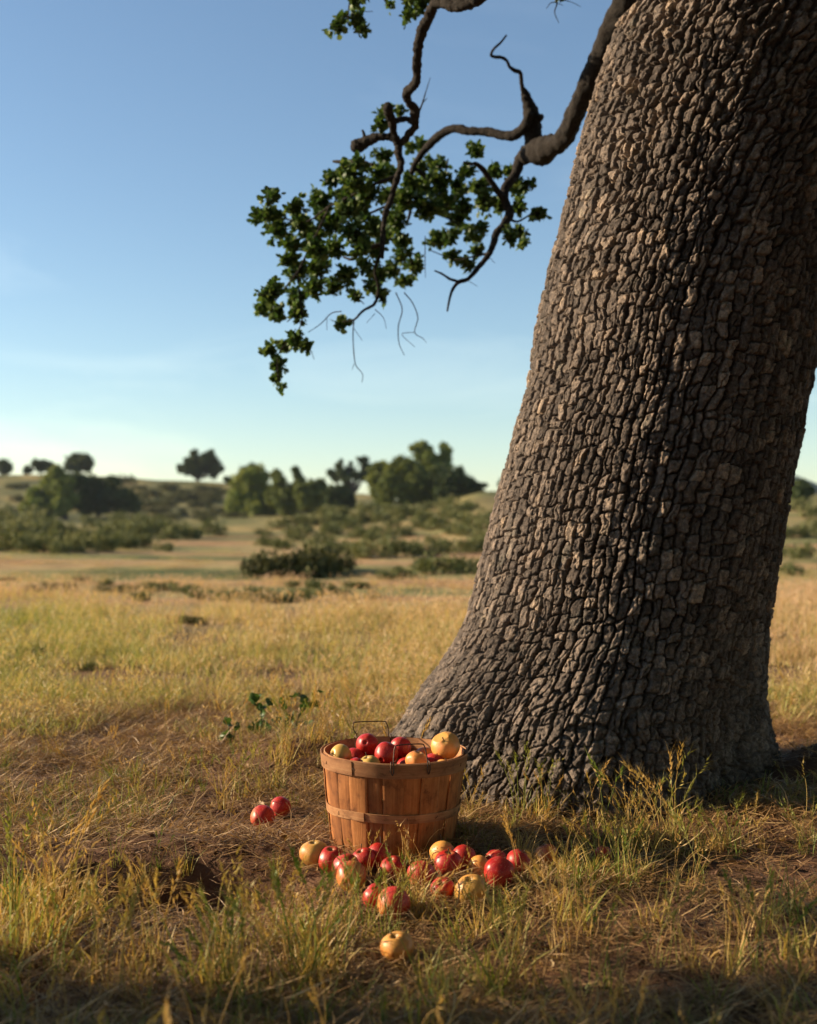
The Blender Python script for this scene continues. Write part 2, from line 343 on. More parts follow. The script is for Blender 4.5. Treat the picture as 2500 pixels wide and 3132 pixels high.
# ------------------------------------------------------------------ oak trunk
TREE_D = 4.1
Lp = [(-1700, 2500), (-700, 2230), (0, 1950), (75, 1878), (221, 1825), (383, 1779), (523, 1744), (668, 1715), (813, 1674), (999, 1634), (1162, 1612), (1278, 1580), (1467, 1527), (1641, 1484), (1800, 1440), (1900, 1408), (1975, 1365), (2048, 1312), (2120, 1252), (2222, 1192), (2300, 1130), (2450, 1060), (2600, 1000)]
Rp = [(-1700, 3500), (-700, 3120), (0, 2790), (300, 2690), (700, 2575), (1000, 2505), (1147, 2480), (1300, 2446), (1411, 2425), (1550, 2395), (1678, 2376), (1790, 2354), (1923, 2328), (2062, 2313), (2135, 2308), (2235, 2320), (2302, 2337), (2368, 2352), (2450, 2375), (2600, 2400)]
def zrow(py): return EYE - (py - HY) / F * TREE_D
def side(tab, z):
    zz = np.array([zrow(p[0]) for p in tab])[::-1]; xx = np.array([(p[1] - CX) / F * TREE_D for p in tab])[::-1]
    return np.interp(z, zz, xx)
def trunk_axis(z): return (side(Lp, z) + side(Rp, z)) / 2
def trunk_rad(z): return (side(Rp, z) - side(Lp, z)) / 2 - .012
def bark_relief(u, v, wid, hei, seed, ncol, warp=.22, cw=.0052, ch=.0020, jx=.22, jy=.62, dv=.032, dh=.013):
    """u: column coordinate (periodic ncol), v: row coordinate; plates wid x hei metres. returns relief (0 top .. -depth), plate randoms, place on the plate"""
    uw = u + warp * (fbm(u * .8, v * .8, o=2, seed=seed + 1) + 1.6 * vnoise(u * .22, v * .2, seed=seed + 6)); vw = v + warp * .7 * fbm(u * .6 + 50, v * .6, o=3, seed=seed + 2)
    ui, vi = np.floor(uw), np.floor(vw)
    def pt(du, dv_):
        i, j = ui + du, vi + dv_; im = np.mod(i, ncol); c = hash3(im, im * 0, im * 0 + 7, seed)
        return (i + .5 + jx * (hash3(im, j, im * 0, seed) - .5)) * wid, (j + .5 + c + jy * (hash3(im, j, im * 0 + 1, seed) - .5)) * hei, hash3(im, j, im * 0 + 2, seed), hash3(im, j, im * 0 + 3, seed)
    X, Y = uw * wid, vw * hei
    best = np.full(X.shape, 1e9); bx = by = br = bq = np.zeros_like(X)
    offs = [(a, c) for a in (-1, 0, 1) for c in (-2, -1, 0, 1)]; pts = {o: pt(*o) for o in offs}
    for o in offs:
        px, py, r, q = pts[o]; d = ((px - X)) ** 2 + (py - Y) ** 2; mk = d < best
        best = np.where(mk, d, best); bx = np.where(mk, px, bx); by = np.where(mk, py, by); br = np.where(mk, r, br); bq = np.where(mk, q, bq)
    h = np.zeros(X.shape); tm = np.full(X.shape, 9.0); ragged = 1 + .45 * fbm(X * 120, Y * 120, o=2, seed=seed + 4)
    gap = 1 + .8 * sstep(1.3, 2.2, v * hei) if hei < .07 else 1.0
    for o in offs:
        px, py, r, q = pts[o]; ddx, ddy = px - bx, py - by; L = np.hypot(ddx, ddy); ok = L > 1e-6; L = np.maximum(L, 1e-6)
        ed = ((px + bx) / 2 - X) * ddx / L + ((py + by) / 2 - Y) * ddy / L
        ny2 = np.abs(ddy / L) ** 1.6; k = np.mod(r + br, 1.0)
        wd = (cw * (.7 + .7 * k) * (1 - ny2) + ch * (.5 + 1.0 * k) * ny2) * ragged * gap; dp = dv * (.75 + .4 * k) * (1 - ny2) + dh * (.25 + 1.1 * np.mod(k * 7, 1)) * ny2
        t = np.where(ok, ed / wd, 9); tm = np.minimum(tm, t); h = np.minimum(h, -dp * (1 - sstep(.35, 1.15, t)) - .0018 * (1 - sstep(.9, 2.2, t)))
    return h, br, (X - bx) / wid, (Y - by) / hei, bq, tm
def bark_columns(u, v, wid, hei, seed, ncol, wob, gap=1.0):
    """plates stacked in wandering vertical columns, cross-cracked at uneven heights"""
    uw = u + .16 * fbm(u * 1.1, v * .9, o=2, seed=seed + 1) * wob + .45 * vnoise(u * .2, v * .17, seed=seed + 6) + .13 * wob * vnoise(u * .9, v * 1.9, seed=seed + 8)
    ci = np.floor(uw); fx = uw - ci; cm = np.mod(ci, ncol); off = hash3(cm, cm * 0, cm * 0, seed)
    stretch = .8 + .5 * hash3(cm, np.floor(v / 9 + off), cm * 0 + 5, seed)
    vw = v + off * 7 + .10 * fbm(u * 1.6, v * 1.6, o=2, seed=seed + 2)
    def brk(k): return k + .62 * (hash3(cm, k, cm * 0 + 1, seed) - .5) + (fx - .5) * .55 * (hash3(cm, k, cm * 0 + 2, seed) - .5)
    j = np.floor(vw); j = np.where(vw < brk(j), j - 1, j); j = np.where(vw >= brk(j + 1), j + 1, j); b0, b1 = brk(j), brk(j + 1)
    r, q_ = hash3(cm, j, cm * 0 + 3, seed), hash3(cm, j, cm * 0 + 4, seed)
    rag = 1 + .5 * fbm(u * 5, v * 6, o=2, seed=seed + 4)
    # side cracks: width changes from wall to wall and along each wall
    def wallw(c): return .0037 * (.45 + 1.2 * hash3(np.mod(c, ncol), np.floor(v / 2.3 + off * 0), cm * 0 + 6, seed)) * rag * gap
    ax = np.minimum(fx * wid / wallw(ci), (1 - fx) * wid / wallw(ci + 1))
    def cw_(k): return .0028 * (.3 + 1.3 * hash3(cm, k, cm * 0 + 7, seed)) * rag * gap
    ay = np.minimum((vw - b0) * hei / cw_(j), (b1 - vw) * hei / cw_(j + 1)); ax = np.maximum(ax, 1e-3); ay = np.maximum(ay, 1e-3)
    cyk = np.where((vw - b0) < (b1 - vw), j, j + 1); dh = .009 + .020 * hash3(cm, cyk, cm * 0 + 8, seed)
    t = (ax ** -3.5 + ay ** -3.5) ** (-1 / 3.5); wgt = ay ** -3.5 / (ax ** -3.5 + ay ** -3.5)
    dep = .030 * (1 - wgt) + dh * wgt
    h = -dep * (1 - sstep(.35, 1.15, t)) - .0012 * (1 - sstep(.9, 2.2, t))
    split = (np.mod(r * 13, 1) > .62); dmid = np.abs(fx - .5 + .15 * np.sin(vw * 5 + r * 9)) * wid
    h = np.where(split, h - .010 * (1 - sstep(.0006, .0022 * rag, dmid)), h)
    return h, r, fx - .5, vw - (b0 + b1) / 2, q_
def trunk_surface(th, z, ncol=88):
    ax = trunk_axis(z); R = trunk_rad(z)
    fl = sstep(.75, -.05, z)                                  # root flare
    lob = .5 * np.cos(th * 5 + .9) + .35 * np.cos(th * 3 - 1.1) + .25 * np.cos(th * 8 + 2)
    R = R * (1 + .105 * fl * lob + .018 * fbm(np.cos(th) * 2 + 3, np.sin(th) * 2, z * 1.2, o=2, seed=31))
    sq = 1 - .04 * fl * np.abs(np.sin(th)) ** 2
    u = th / (2 * math.pi) * ncol
    sw = u - 3.0 * np.maximum(z - 1.5, 0) ** 1.3 * (1 + np.cos(th + .6)) + .8 * vnoise(np.cos(th) * 1.5, np.sin(th) * 1.5, z * 1.1, seed=77)
    hei = .046; base = .62 * sstep(.60, .0, z)
    h1, r, tx, ty, q = bark_columns(sw, z / hei, 2 * math.pi * .48 / ncol, hei, 11, ncol, 1 + 1.0 * sstep(1.2, 2.0, z), 1 + .7 * sstep(1.4, 2.2, z))
    x3, y3 = np.cos(th) * R, np.sin(th) * R
    h2, r2, tx2, ty2, q2, tm2 = bark_relief(u / 1.9 + .25 * z + .6 * vnoise(np.cos(th) * 4, np.sin(th) * 4, z * 4, seed=91), z / .085, 2 * math.pi * .6 / (ncol / 1.9), .085, 57, int(ncol / 1.9), .75, .0060, .0040, .7, .8, .034, .024)
    rough = fbm(x3 * 75, y3 * 75, z * 55, o=4, seed=41); rg2 = fbm(x3 * 28, y3 * 28, z * 16, o=3, seed=45)
    pit = np.maximum(0, fbm(x3 * 120, y3 * 120, z * 90, o=2, seed=48) - .25)
    d1 = h1 + .009 * (q - .5) + .007 * tx * (r - .5) + .006 * ty * (np.mod(q * 5, 1) - .5) - .002 * tx ** 2 + .0030 * rough + .0014 * rg2 - .007 * pit
    d2 = h2 + .014 * (q2 - .5) + .010 * tx2 * (r2 - .5) + .38 * h1 + .0055 * rough + .007 * rg2 - .009 * pit
    mb_ = np.clip(base + .35 * fl * fbm(x3 * 5, y3 * 5, z * 5, o=2, seed=61), 0, 1)
    d = d1 * (1 - mb_) + d2 * mb_; Rd = R * sq + d + .004
    tn = np.clip(.12 + .55 * r + .3 * q + .10 * rough, 0, 1) * (1 - mb_) + mb_ * np.clip(.25 + .3 * r2 + .2 * q + .15 * rough, 0, 1)
    return np.stack([ax + np.cos(th) * Rd, TREE_D + np.sin(th) * Rd, z], -1), tn
# angles: dense on the camera side (-Y), coarser behind; th=0 right, pi left, -pi/2 toward the camera
tha = np.concatenate([np.linspace(-math.pi - .25, .25, 760, endpoint=False), np.linspace(.25, math.pi - .25, 200, endpoint=False)])
zz = np.concatenate([np.linspace(-.12, 2.62, 900, endpoint=False), np.linspace(2.62, 4.3, 140)])
TH, ZZ = np.meshgrid(tha, zz)
Vt, tint = trunk_surface(TH, ZZ)
nr, ncq = TH.shape
ii, jj = np.meshgrid(np.arange(nr - 1), np.arange(ncq), indexing='ij'); j2 = (jj + 1) % ncq
Q = np.stack([ii * ncq + jj, ii * ncq + j2, (ii + 1) * ncq + j2, (ii + 1) * ncq + jj], -1).reshape(-1, 4)
oak = link('oak_tree', None); oak.location = (0, 0, 0); oak.empty_display_size = .1
tag(oak, 'massive old oak with rough plated bark leaning right behind the apple basket', 'tree')
link('trunk', mesh('trunk', Vt.reshape(-1, 3), Q, M['bark'], True, {'tint': tint.ravel()}), oak)
del Vt, tint, TH, ZZ

# ------------------------------------------------------------------ branches
def catmull(pts, k=6):
    pts = np.asarray(pts, float); n = len(pts)
    e = np.vstack([2 * pts[0] - pts[1], pts, 2 * pts[-1] - pts[-2]]); out = []
    for i in range(n - 1):
        p0, p1, p2, p3 = e[i:i + 4]
        for s in np.linspace(0, 1, k, endpoint=False):
            out.append(.5 * ((2 * p1) + (p2 - p0) * s + (2 * p0 - 5 * p1 + 4 * p2 - p3) * s * s + (3 * p1 - p0 - 3 * p2 + p3) * s ** 3))
    out.append(pts[-1]); return np.array(out)
def tube(mb, pts, rad, seg=12, k=6, rough=.0, a=.5, cap=True, seed=0, square=False):
    pr = catmull(np.column_stack([pts, rad]), k); C, R = pr[:, :3], np.maximum(pr[:, 3], 2e-4); n = len(C)
    T = np.gradient(C, axis=0); T /= np.linalg.norm(T, axis=1)[:, None] + 1e-12
    up = np.array([0, 0, 1.0]) if abs(T[0][2]) < .9 else np.array([0, 1.0, 0])
    Nn = np.zeros_like(C); nv = up - T[0] * up.dot(T[0]); nv /= np.linalg.norm(nv)
    for i in range(n):
        nv = nv - T[i] * nv.dot(T[i]); nv /= np.linalg.norm(nv) + 1e-12; Nn[i] = nv
    B = np.cross(T, Nn); th = np.linspace(0, 2 * math.pi, seg, endpoint=False)
    dirs = Nn[:, None] * np.cos(th)[None, :, None] + B[:, None] * np.sin(th)[None, :, None]
    Vv = C[:, None] + dirs * R[:, None, None]
    if rough:
        L = np.concatenate([[0], np.cumsum(np.linalg.norm(np.diff(C, axis=0), axis=1))])
        f = 1 / np.maximum(np.median(R), .004)
        dsp = fbm(Vv[..., 0] * f * 1.2, Vv[..., 1] * f * 1.2, Vv[..., 2] * f * 1.2, o=3, seed=seed) + .6 * np.maximum(0, fbm(Vv[..., 0] * f * .4, Vv[..., 1] * f * .4, Vv[..., 2] * f * .4, o=1, seed=seed + 5))
        dsp = dsp + .45 * fbm(Vv[..., 0] * f * 4, Vv[..., 1] * f * 4, Vv[..., 2] * f * 3, o=2, seed=seed + 9)
        Vv = Vv + dirs * (dsp * rough * R[:, None])[..., None]
    q = []
    ii, jj = np.meshgrid(np.arange(n - 1), np.arange(seg), indexing='ij'); j2 = (jj + 1) % seg
    q = np.stack([ii * seg + jj, ii * seg + j2, (ii + 1) * seg + j2, (ii + 1) * seg + jj], -1).reshape(-1, 4)
    Vf = Vv.reshape(-1, 3); t = None
    if cap:
        Vf = np.vstack([Vf, C[0] - T[0] * R[0] * .4, C[-1] + T[-1] * R[-1] * .6]); k0, k1 = n * seg, n * seg + 1
        j = np.arange(seg); t = np.vstack([np.stack([np.full(seg, k0), (j + 1) % seg, j], 1), np.stack([np.full(seg, k1), (n - 1) * seg + j, (n - 1) * seg + (j + 1) % seg], 1)])
    mb.add(Vf, q, t, a)
def Z4(p): return (700 + p[0] / 1.5645, p[1] / 1.5645)       # pixel of the enlarged crop -> pixel of the photo
BD = 5.6
def bpath(pts, d0, d1, wob=.0):
    """pts: (x, y, width) in crop pixels, run from distance d0 to d1"""
    out, rad = [], []
    for k, p in enumerate(pts):
        d = d0 + (d1 - d0) * k / max(1, len(pts) - 1); px, py = Z4(p)
        out.append(P(px, py, d)); rad.append(p[2] / 1.5645 / F * d / 2)
    return np.array(out), np.array(rad)
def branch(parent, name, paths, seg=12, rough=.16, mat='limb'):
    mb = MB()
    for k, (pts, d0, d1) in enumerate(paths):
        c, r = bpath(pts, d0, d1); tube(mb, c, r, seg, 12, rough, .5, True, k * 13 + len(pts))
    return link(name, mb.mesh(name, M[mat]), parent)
# main limb, leaving the back of the trunk above the frame
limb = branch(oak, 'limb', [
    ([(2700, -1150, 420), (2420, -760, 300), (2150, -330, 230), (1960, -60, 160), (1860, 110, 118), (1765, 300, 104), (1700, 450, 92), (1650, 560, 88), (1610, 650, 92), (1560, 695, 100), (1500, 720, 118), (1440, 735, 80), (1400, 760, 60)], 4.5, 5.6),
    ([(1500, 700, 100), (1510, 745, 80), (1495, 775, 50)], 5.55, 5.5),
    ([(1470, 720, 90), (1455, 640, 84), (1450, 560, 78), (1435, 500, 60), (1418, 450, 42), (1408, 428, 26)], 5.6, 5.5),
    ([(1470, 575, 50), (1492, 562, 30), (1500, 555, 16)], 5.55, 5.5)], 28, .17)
tw = branch(oak, 'dead_branch', [([(1410, 440, 24), (1402, 400, 20), (1396, 350, 20), (1370, 338, 20), (1345, 320, 16), (1330, 290, 15), (1305, 275, 16), (1270, 272, 15), (1256, 262, 14), (1268, 235, 12), (1300, 205, 10), (1330, 168, 8)], 5.5, 5.3)], 8, .12)
br_b = branch(oak, 'branch', [([(1440, 540, 40), (1425, 590, 50), (1395, 628, 50), (1345, 652, 46), (1285, 642, 42), (1230, 630, 42), (1150, 628, 40), (1090, 615, 40), (1040, 628, 40), (1000, 655, 40), (960, 695, 36), (920, 740, 32), (885, 800, 26), (860, 900, 22), (870, 1000, 16), (850, 1080, 10)], 5.5, 6.0),
    ([(885, 800, 20), (960, 850, 16), (1030, 830, 11), (1050, 760, 7)], 5.9, 6.0),
    ([(860, 900, 18), (800, 960, 15), (700, 1010, 12), (600, 1050, 9), (500, 1080, 6)], 5.9, 5.9),
    ([(870, 960, 16), (960, 1010, 12), (1060, 1050, 9), (1130, 1100, 6)], 5.95, 6.1)], 12, .14)
br_c = branch(oak, 'branch', [([(1430, 730, 80), (1395, 770, 56), (1375, 830, 46), (1345, 870, 44), (1320, 910, 42), (1325, 970, 40), (1345, 1020, 44), (1320, 1070, 38), (1280, 1120, 34), (1262, 1180, 30), (1235, 1230, 27), (1190, 1285, 24), (1145, 1335, 21), (1100, 1350, 20), (1070, 1390, 14), (1055, 1440, 11), (1046, 1490, 8)], 5.6, 5.3),
    ([(1105, 1348, 14), (1060, 1335, 12), (1020, 1310, 10), (985, 1295, 7)], 5.35, 5.3),
    ([(1325, 960, 36), (1290, 920, 30), (1250, 860, 27), (1215, 810, 25), (1185, 785, 20), (1150, 785, 12), (1125, 775, 8)], 5.5, 5.3),
    ([(1330, 1040, 16), (1380, 1060, 11), (1440, 1030, 7), (1480, 1015, 4)], 5.5, 5.5), ([(1250, 1210, 12), (1160, 1230, 8), (1080, 1240, 6), (970, 1200, 4)], 5.4, 5.6)], 12, .15)
br_d = branch(oak, 'branch', [([(2300, -1100, 150), (1900, -700, 120), (1500, -320, 90), (1260, -60, 70), (1160, 10, 62), (1090, 28, 56), (1040, 12, 50), (1000, 12, 48), (975, 40, 50), (955, 90, 48), (925, 150, 50), (908, 220, 46), (902, 300, 42), (900, 380, 40), (880, 415, 42), (850, 445, 40), (860, 485, 38), (888, 520, 44), (888, 570, 40), (892, 605, 36), (865, 635, 36), (845, 665, 34), (820, 690, 34)], 4.4, 5.2),
    ([(815, 680, 36), (812, 730, 36), (825, 780, 34), (812, 840, 30), (790, 900, 28), (775, 960, 26), (750, 1020, 28), (740, 1090, 24), (736, 1160, 22), (735, 1235, 18)], 5.2, 5.1),
    ([(760, 512, 44), (765, 540, 46), (785, 590, 38), (792, 640, 34), (808, 690, 34)], 5.0, 5.2), ([(795, 580, 26), (830, 570, 26), (870, 575, 28), (892, 600, 30)], 5.1, 5.2),
    ([(810, 670, 34), (760, 655, 38), (710, 655, 40), (670, 672, 44), (640, 690, 56), (610, 700, 60), (595, 720, 26)], 5.2, 5.3), ([(660, 690, 20), (650, 650, 16), (640, 622, 10)], 5.3, 5.3),
    ([(690, 790, 14), (620, 772, 22), (560, 775, 20), (500, 772, 12)], 5.2, 5.4),
    ([(735, 1170, 22), (690, 1180, 20), (640, 1200, 18), (590, 1240, 14), (550, 1230, 9)], 5.15, 5.3),
    ([(900, 560, 10), (925, 500, 8), (940, 450, 5), (965, 370, 2.5)], 5.2, 5.3), ([(930, 490, 5), (950, 470, 2.5)], 5.2, 5.3),
    ([(812, 840, 18), (700, 880, 14), (600, 930, 12), (480, 990, 10), (370, 1060, 8), (240, 1040, 6), (140, 1030, 4)], 5.2, 5.6),
    ([(480, 990, 9), (430, 1100, 10), (380, 1200, 9), (330, 1300, 9), (260, 1390, 8), (210, 1460, 6), (190, 1520, 4)], 5.4, 5.5),
    ([(330, 1300, 7), (340, 1420, 7), (350, 1540, 6), (300, 1620, 5), (240, 1690, 5), (235, 1790, 4), (250, 1850, 2)], 5.45, 5.5),
    ([(735, 1200, 12), (700, 1290, 12), (715, 1380, 12), (700, 1450, 14), (640, 1490, 12), (600, 1530, 9), (545, 1540, 5)], 5.2, 5.3)], 14, .26)
dead_paths = [([(600, 1530, 7), (595, 1600, 5), (600, 1700, 5), (610, 1750, 4), (640, 1790, 3.5), (638, 1830, 3)], 5.3, 5.3), ([(600, 1740, 3), (590, 1770, 2)], 5.3, 5.3), ([(598, 1570, 3), (640, 1630, 2)], 5.3, 5.3),
    ([(800, 1400, 6), (830, 1480, 5), (812, 1560, 5), (815, 1640, 4), (840, 1700, 2.5)], 5.3, 5.4), ([(840, 1400, 6), (880, 1450, 5), (905, 1520, 5), (890, 1590, 4), (930, 1620, 3), (945, 1640, 2)], 5.3, 5.4),
    ([(890, 1590, 3), (830, 1600, 3), (890, 1660, 2)], 5.35, 5.4), ([(380, 1590, 3), (440, 1550, 4), (490, 1500, 5), (540, 1490, 5)], 5.4, 5.3), ([(470, 1520, 3), (470, 1580, 2)], 5.3, 5.3),
    ([(700, 1480, 4), (740, 1520, 3), (755, 1575, 2)], 5.3, 5.3), ([(940, 1130, 5), (940, 1250, 4), (942, 1330, 2.5)], 5.9, 5.9), ([(700, 1500, 3), (660, 1545, 2)], 5.3, 5.3),
    ([(1240, 1225, 3), (1275, 1260, 2)], 5.4, 5.4), ([(1140, 1340, 3), (1190, 1370, 2)], 5.3, 5.3), ([(1560, -90, 20), (1565, -20, 12), (1570, 20, 7), (1560, 60, 5), (1580, 110, 2.5)], 5.0, 5.0), ([(1568, 10, 5), (1540, 15, 4), (1520, 42, 2.5)], 5.0, 5.0),
    ([(1565, -10, 5), (1640, 10, 3), (1685, 32, 2)], 5.0, 5.0), ([(1570, 15, 4), (1600, 25, 2)], 5.0, 5.0), ([(570, -200, 24), (590, -60, 16), (575, 40, 7), (570, 120, 5)], 5.2, 5.2), ([(590, 0, 8), (640, 50, 4), (690, 55, 2.5)], 5.2, 5.2), ([(735, -10, 4), (770, 30, 3)], 5.2, 5.2),
    ([(300, 1670, 3), (370, 1640, 3), (410, 1720, 3)], 5.5, 5.5)]
for dp in dead_paths: dead = branch(oak, 'dead_twig', [dp], 7, .1)
# oak leaves: toothed, cupped ovals, in rosettes round twig ends
def leaf_template():
    s = np.array([0, .12, .3, .5, .7, .88, 1.0]); wv = np.array([.03, .22, .34, .38, .30, .20, .0]); V = []
    for k, (a, b_) in enumerate(zip(s, wv)):
        tooth = 1 + (.12 if k % 2 else -.06)
        cup = .16 * math.sin(a * 3.1)
        V += [(-b_ * tooth, a, .10 * b_ * 2 - cup), (0, a, -.0 - cup), (b_ * tooth, a, .10 * b_ * 2 - cup)]
    q = [(3 * k + c, 3 * k + c + 1, 3 * k + c + 4, 3 * k + c + 3) for k in range(6) for c in (0, 1)]
    return np.array(V), np.array(q)
LV, LQ = leaf_template()
def rand_rot(n, r=rng):
    q = r.normal(size=(n, 4)); q /= np.linalg.norm(q, axis=1)[:, None]; a, b_, c, d = q.T
    return np.stack([np.stack([1 - 2 * (c * c + d * d), 2 * (b_ * c - a * d), 2 * (b_ * d + a * c)], -1), np.stack([2 * (b_ * c + a * d), 1 - 2 * (b_ * b_ + d * d), 2 * (c * d - a * b_)], -1), np.stack([2 * (b_ * d - a * c), 2 * (c * d + a * b_), 1 - 2 * (b_ * b_ + c * c)], -1)], 1)
def basis(dirv, r=rng):
    d = dirv / np.linalg.norm(dirv, axis=1)[:, None]; h = r.normal(size=d.shape); h[:, 2] += 1.2
    x = np.cross(d, h); x /= np.linalg.norm(x, axis=1)[:, None] + 1e-9; z = np.cross(x, d)
    return np.stack([x, d, z], 2)
def leaves_mesh(name, centres, radii, per, mat, size=(.017, .035)):
    r = np.random.default_rng(len(centres) * 7 + 1); V = []; A = []; base = 0; mb = MB(); tips = []
    for c, R in zip(centres, radii):
        k = max(2, int(per * (R / .12) ** 2))
        for _ in range(k):
            off = r.normal(size=3); off /= np.linalg.norm(off); tip = c + off * R * r.uniform(.12, 1.0) ** .8; tips.append((c, tip))
            m_ = r.integers(6, 12); out = tip - c; out = out / np.linalg.norm(out)
            dv = r.normal(size=(m_, 3)) * .75 + out * .8; R3 = basis(dv, r); s = r.uniform(*size, size=m_)
            st = tip + (dv / np.linalg.norm(dv, axis=1)[:, None]) * .006 - out * r.uniform(0, .045, size=(m_, 1))
            pts = np.einsum('nij,kj->nki', R3, LV) * s[:, None, None] + st[:, None]
            V.append(pts.reshape(-1, 3)); A.append(np.repeat(r.uniform(0, 1, m_) ** 1.6, len(LV)))
    V = np.concatenate(V); A = np.concatenate(A); nL = len(V) // len(LV)
    Qd = (LQ[None] + (np.arange(nL) * len(LV))[:, None, None]).reshape(-1, 4)
    return mesh(name, V, Qd, M[mat], True, {'tint': A}), tips
CL_D = [(210, 940, 45), (140, 1030, 36), (200, 1030, 50), (240, 1100, 60), (320, 990, 45), (350, 1070, 55), (440, 960, 60), (490, 1060, 62), (410, 1130, 60), (490, 850, 42), (560, 800, 38), (600, 880, 60), (680, 920, 55), (720, 830, 45), (730, 590, 40), (755, 540, 30), (820, 530, 24), (740, 740, 40), (620, 790, 40), (620, 1000, 58), (690, 1080, 60), (590, 1110, 60), (420, 1190, 52), (280, 1240, 40), (330, 1290, 55), (420, 1290, 60), (510, 1200, 50), (560, 1320, 50), (500, 1370, 40), (400, 1370, 50), (200, 1400, 58), (170, 1480, 46), (230, 1500, 46), (320, 1420, 48), (330, 1500, 42), (640, 1190, 50), (700, 1200, 45), (650, 1270, 40), (720, 1310, 48), (690, 1370, 42), (730, 1420, 28), (610, 1420, 30), (540, 1545, 32), (310, 1620, 38), (370, 1650, 32), (270, 1655, 36), (195, 1680, 38), (240, 1740, 38), (225, 1810, 28), (250, 1845, 16), (300, 1170, 48), (550, 940, 50), (560, 1010, 45)]
CL_B = [(760, 850, 50), (800, 1060, 60), (850, 950, 60), (920, 800, 42), (930, 890, 60), (1000, 790, 45), (1010, 880, 60), (950, 1000, 60), (1040, 980, 55), (1100, 900, 52), (1130, 820, 36), (1180, 715, 34), (1100, 1040, 50), (1160, 1110, 45), (870, 700, 30), (930, 700, 28), (1060, 1130, 40), (1000, 1150, 45), (1080, 1220, 36), (830, 1220, 48), (890, 1275, 40), (830, 1345, 38), (820, 1150, 45), (780, 950, 50), (870, 870, 50), (1130, 1000, 40), (780, 1290, 36), (1190, 1200, 32), (1150, 1270, 38), (750, 1130, 48)]
CL_C = [(1200, 890, 55), (1230, 970, 55), (1260, 820, 40), (1350, 820, 36), (1400, 900, 45), (1390, 990, 45), (1480, 1025, 34), (1385, 1110, 42), (1410, 1160, 30), (1300, 980, 40), (1210, 1090, 34), (1350, 1130, 34), (1440, 885, 22), (1180, 720, 30)]
CL_T = [(520, 130, 42), (545, 90, 26), (600, 100, 40), (640, 140, 32), (610, 0, 34), (640, -30, 40), (770, 25, 20), (850, 75, 26), (880, 60, 30), (920, 25, 44), (860, 10, 30), (1590, -30, 30)]
def foliage(parent, name, cl, d0, d1, per=5):
    r = np.random.default_rng(len(cl)); cs = []; rs = []
    for c in cl:
        d = r.uniform(d0, d1); px, py = Z4(c); cs.append(P(px, py, d)); rs.append(c[2] * 1.25 / 1.5645 / F * d)
    me, tips = leaves_mesh(name, cs, rs, per, 'oakleaf'); o = link(name, me, parent)
    mb = MB()
    for a, b_ in tips:
        mid = (a + b_) / 2 + r.normal(size=3) * .012; tube(mb, np.array([a, mid, b_]), [.0028, .002, .0012], 4, 2, 0, .4, False)
    link('twigs', mb.mesh('twigs', M['limb']), parent)
foliage(br_d, 'foliage', CL_D, 5.05, 5.75, 95); foliage(br_b, 'foliage', CL_B, 5.7, 6.2, 85); foliage(br_c, 'foliage', CL_C, 5.35, 5.8, 80); foliage(dead, 'foliage', CL_T, 5.0, 5.4, 75)

def clump_cloud(lobes, per, leaf, seed, hollow=.55):
    """small leaf clumps spread through ellipsoid lobes (x,y,z,r)"""
    r = np.random.default_rng(seed); C = []; 
    for (x, y, z, rx, rz) in lobes:
        k = int(per * (rx * rz)); d = r.normal(size=(k, 3)); d /= np.linalg.norm(d, axis=1)[:, None]
        rad = (hollow + (1 - hollow) * r.random((k, 1)) ** .6) * (1 + .24 * np.abs(r.normal(0, 1, (k, 1))) * (r.random((k, 1)) < .35)) * (1 + .22 * fbm(d[:, :1] * 2.3 + seed, d[:, 1:2] * 2.3, d[:, 2:] * 2.3, o=2, seed=seed)) 
        C.append(np.array([x, y, z]) + d * rad * np.array([rx, rx, rz]))
    C = np.concatenate(C); k = len(C); R3 = rand_rot(k, r); s = leaf * r.uniform(.6, 1.5, k)
    quad = np.array([(-.5, -.35, 0), (.5, -.3, .12), (.45, .4, -.05), (-.4, .45, .15)])
    V = np.einsum('nij,kj->nki', R3, quad) * s[:, None, None] + C[:, None]
    # tint varies clump by clump: new growth against old leaves
    t = np.clip(.5 + .5 * fbm(C[:, 0] / (leaf * 5), C[:, 1] / (leaf * 5), C[:, 2] / (leaf * 5), o=2, seed=seed + 9) + r.uniform(-.2, .2, k), 0, 1)
    return V.reshape(-1, 3), np.arange(k * 4).reshape(-1, 4), np.repeat(t, 4)
# unseen rest of the crown, added over and beside the camera to block sky light
def crown_lobes():
    r = np.random.default_rng(12); L = []
    while len(L) < 150:
        x, y, z = r.uniform(-5.5, 8), r.uniform(-6, 9), r.uniform(3.6, 8.5); R = r.uniform(.7, 1.15)
        if z - R * 1.25 < EYE + .46 * max(y, 0) + .35: continue          # above what the lens takes in
        if y > .8 and z - R * 1.2 < 2.9 + .384 * max(-x + .6, 0): continue        # above the low sunlight that reaches the trunk
        if y < .8 and z - R < 2.6: continue
        L.append((x, y, z, R, R * .75))
    while len(L) < 260:                                        # unseen skirt added right and behind the camera to darken the trunk's shade
        x, y, z = (r.uniform(3.6, 7.5), r.uniform(-4, 5.5), r.uniform(1.2, 5)) if len(L) % 2 else (r.uniform(-4, 6), r.uniform(-7, -3.2), r.uniform(1.3, 5))
        R = r.uniform(.7, 1.1)
        if y > 0 and x - R < .52 * y + 1.6: continue
        L.append((x, y, z, R, R * .8))
    return L
L = crown_lobes()
Lfg = []; rf = np.random.default_rng(31)          # unseen sprays added out left, set along the sun to dapple nearest ground
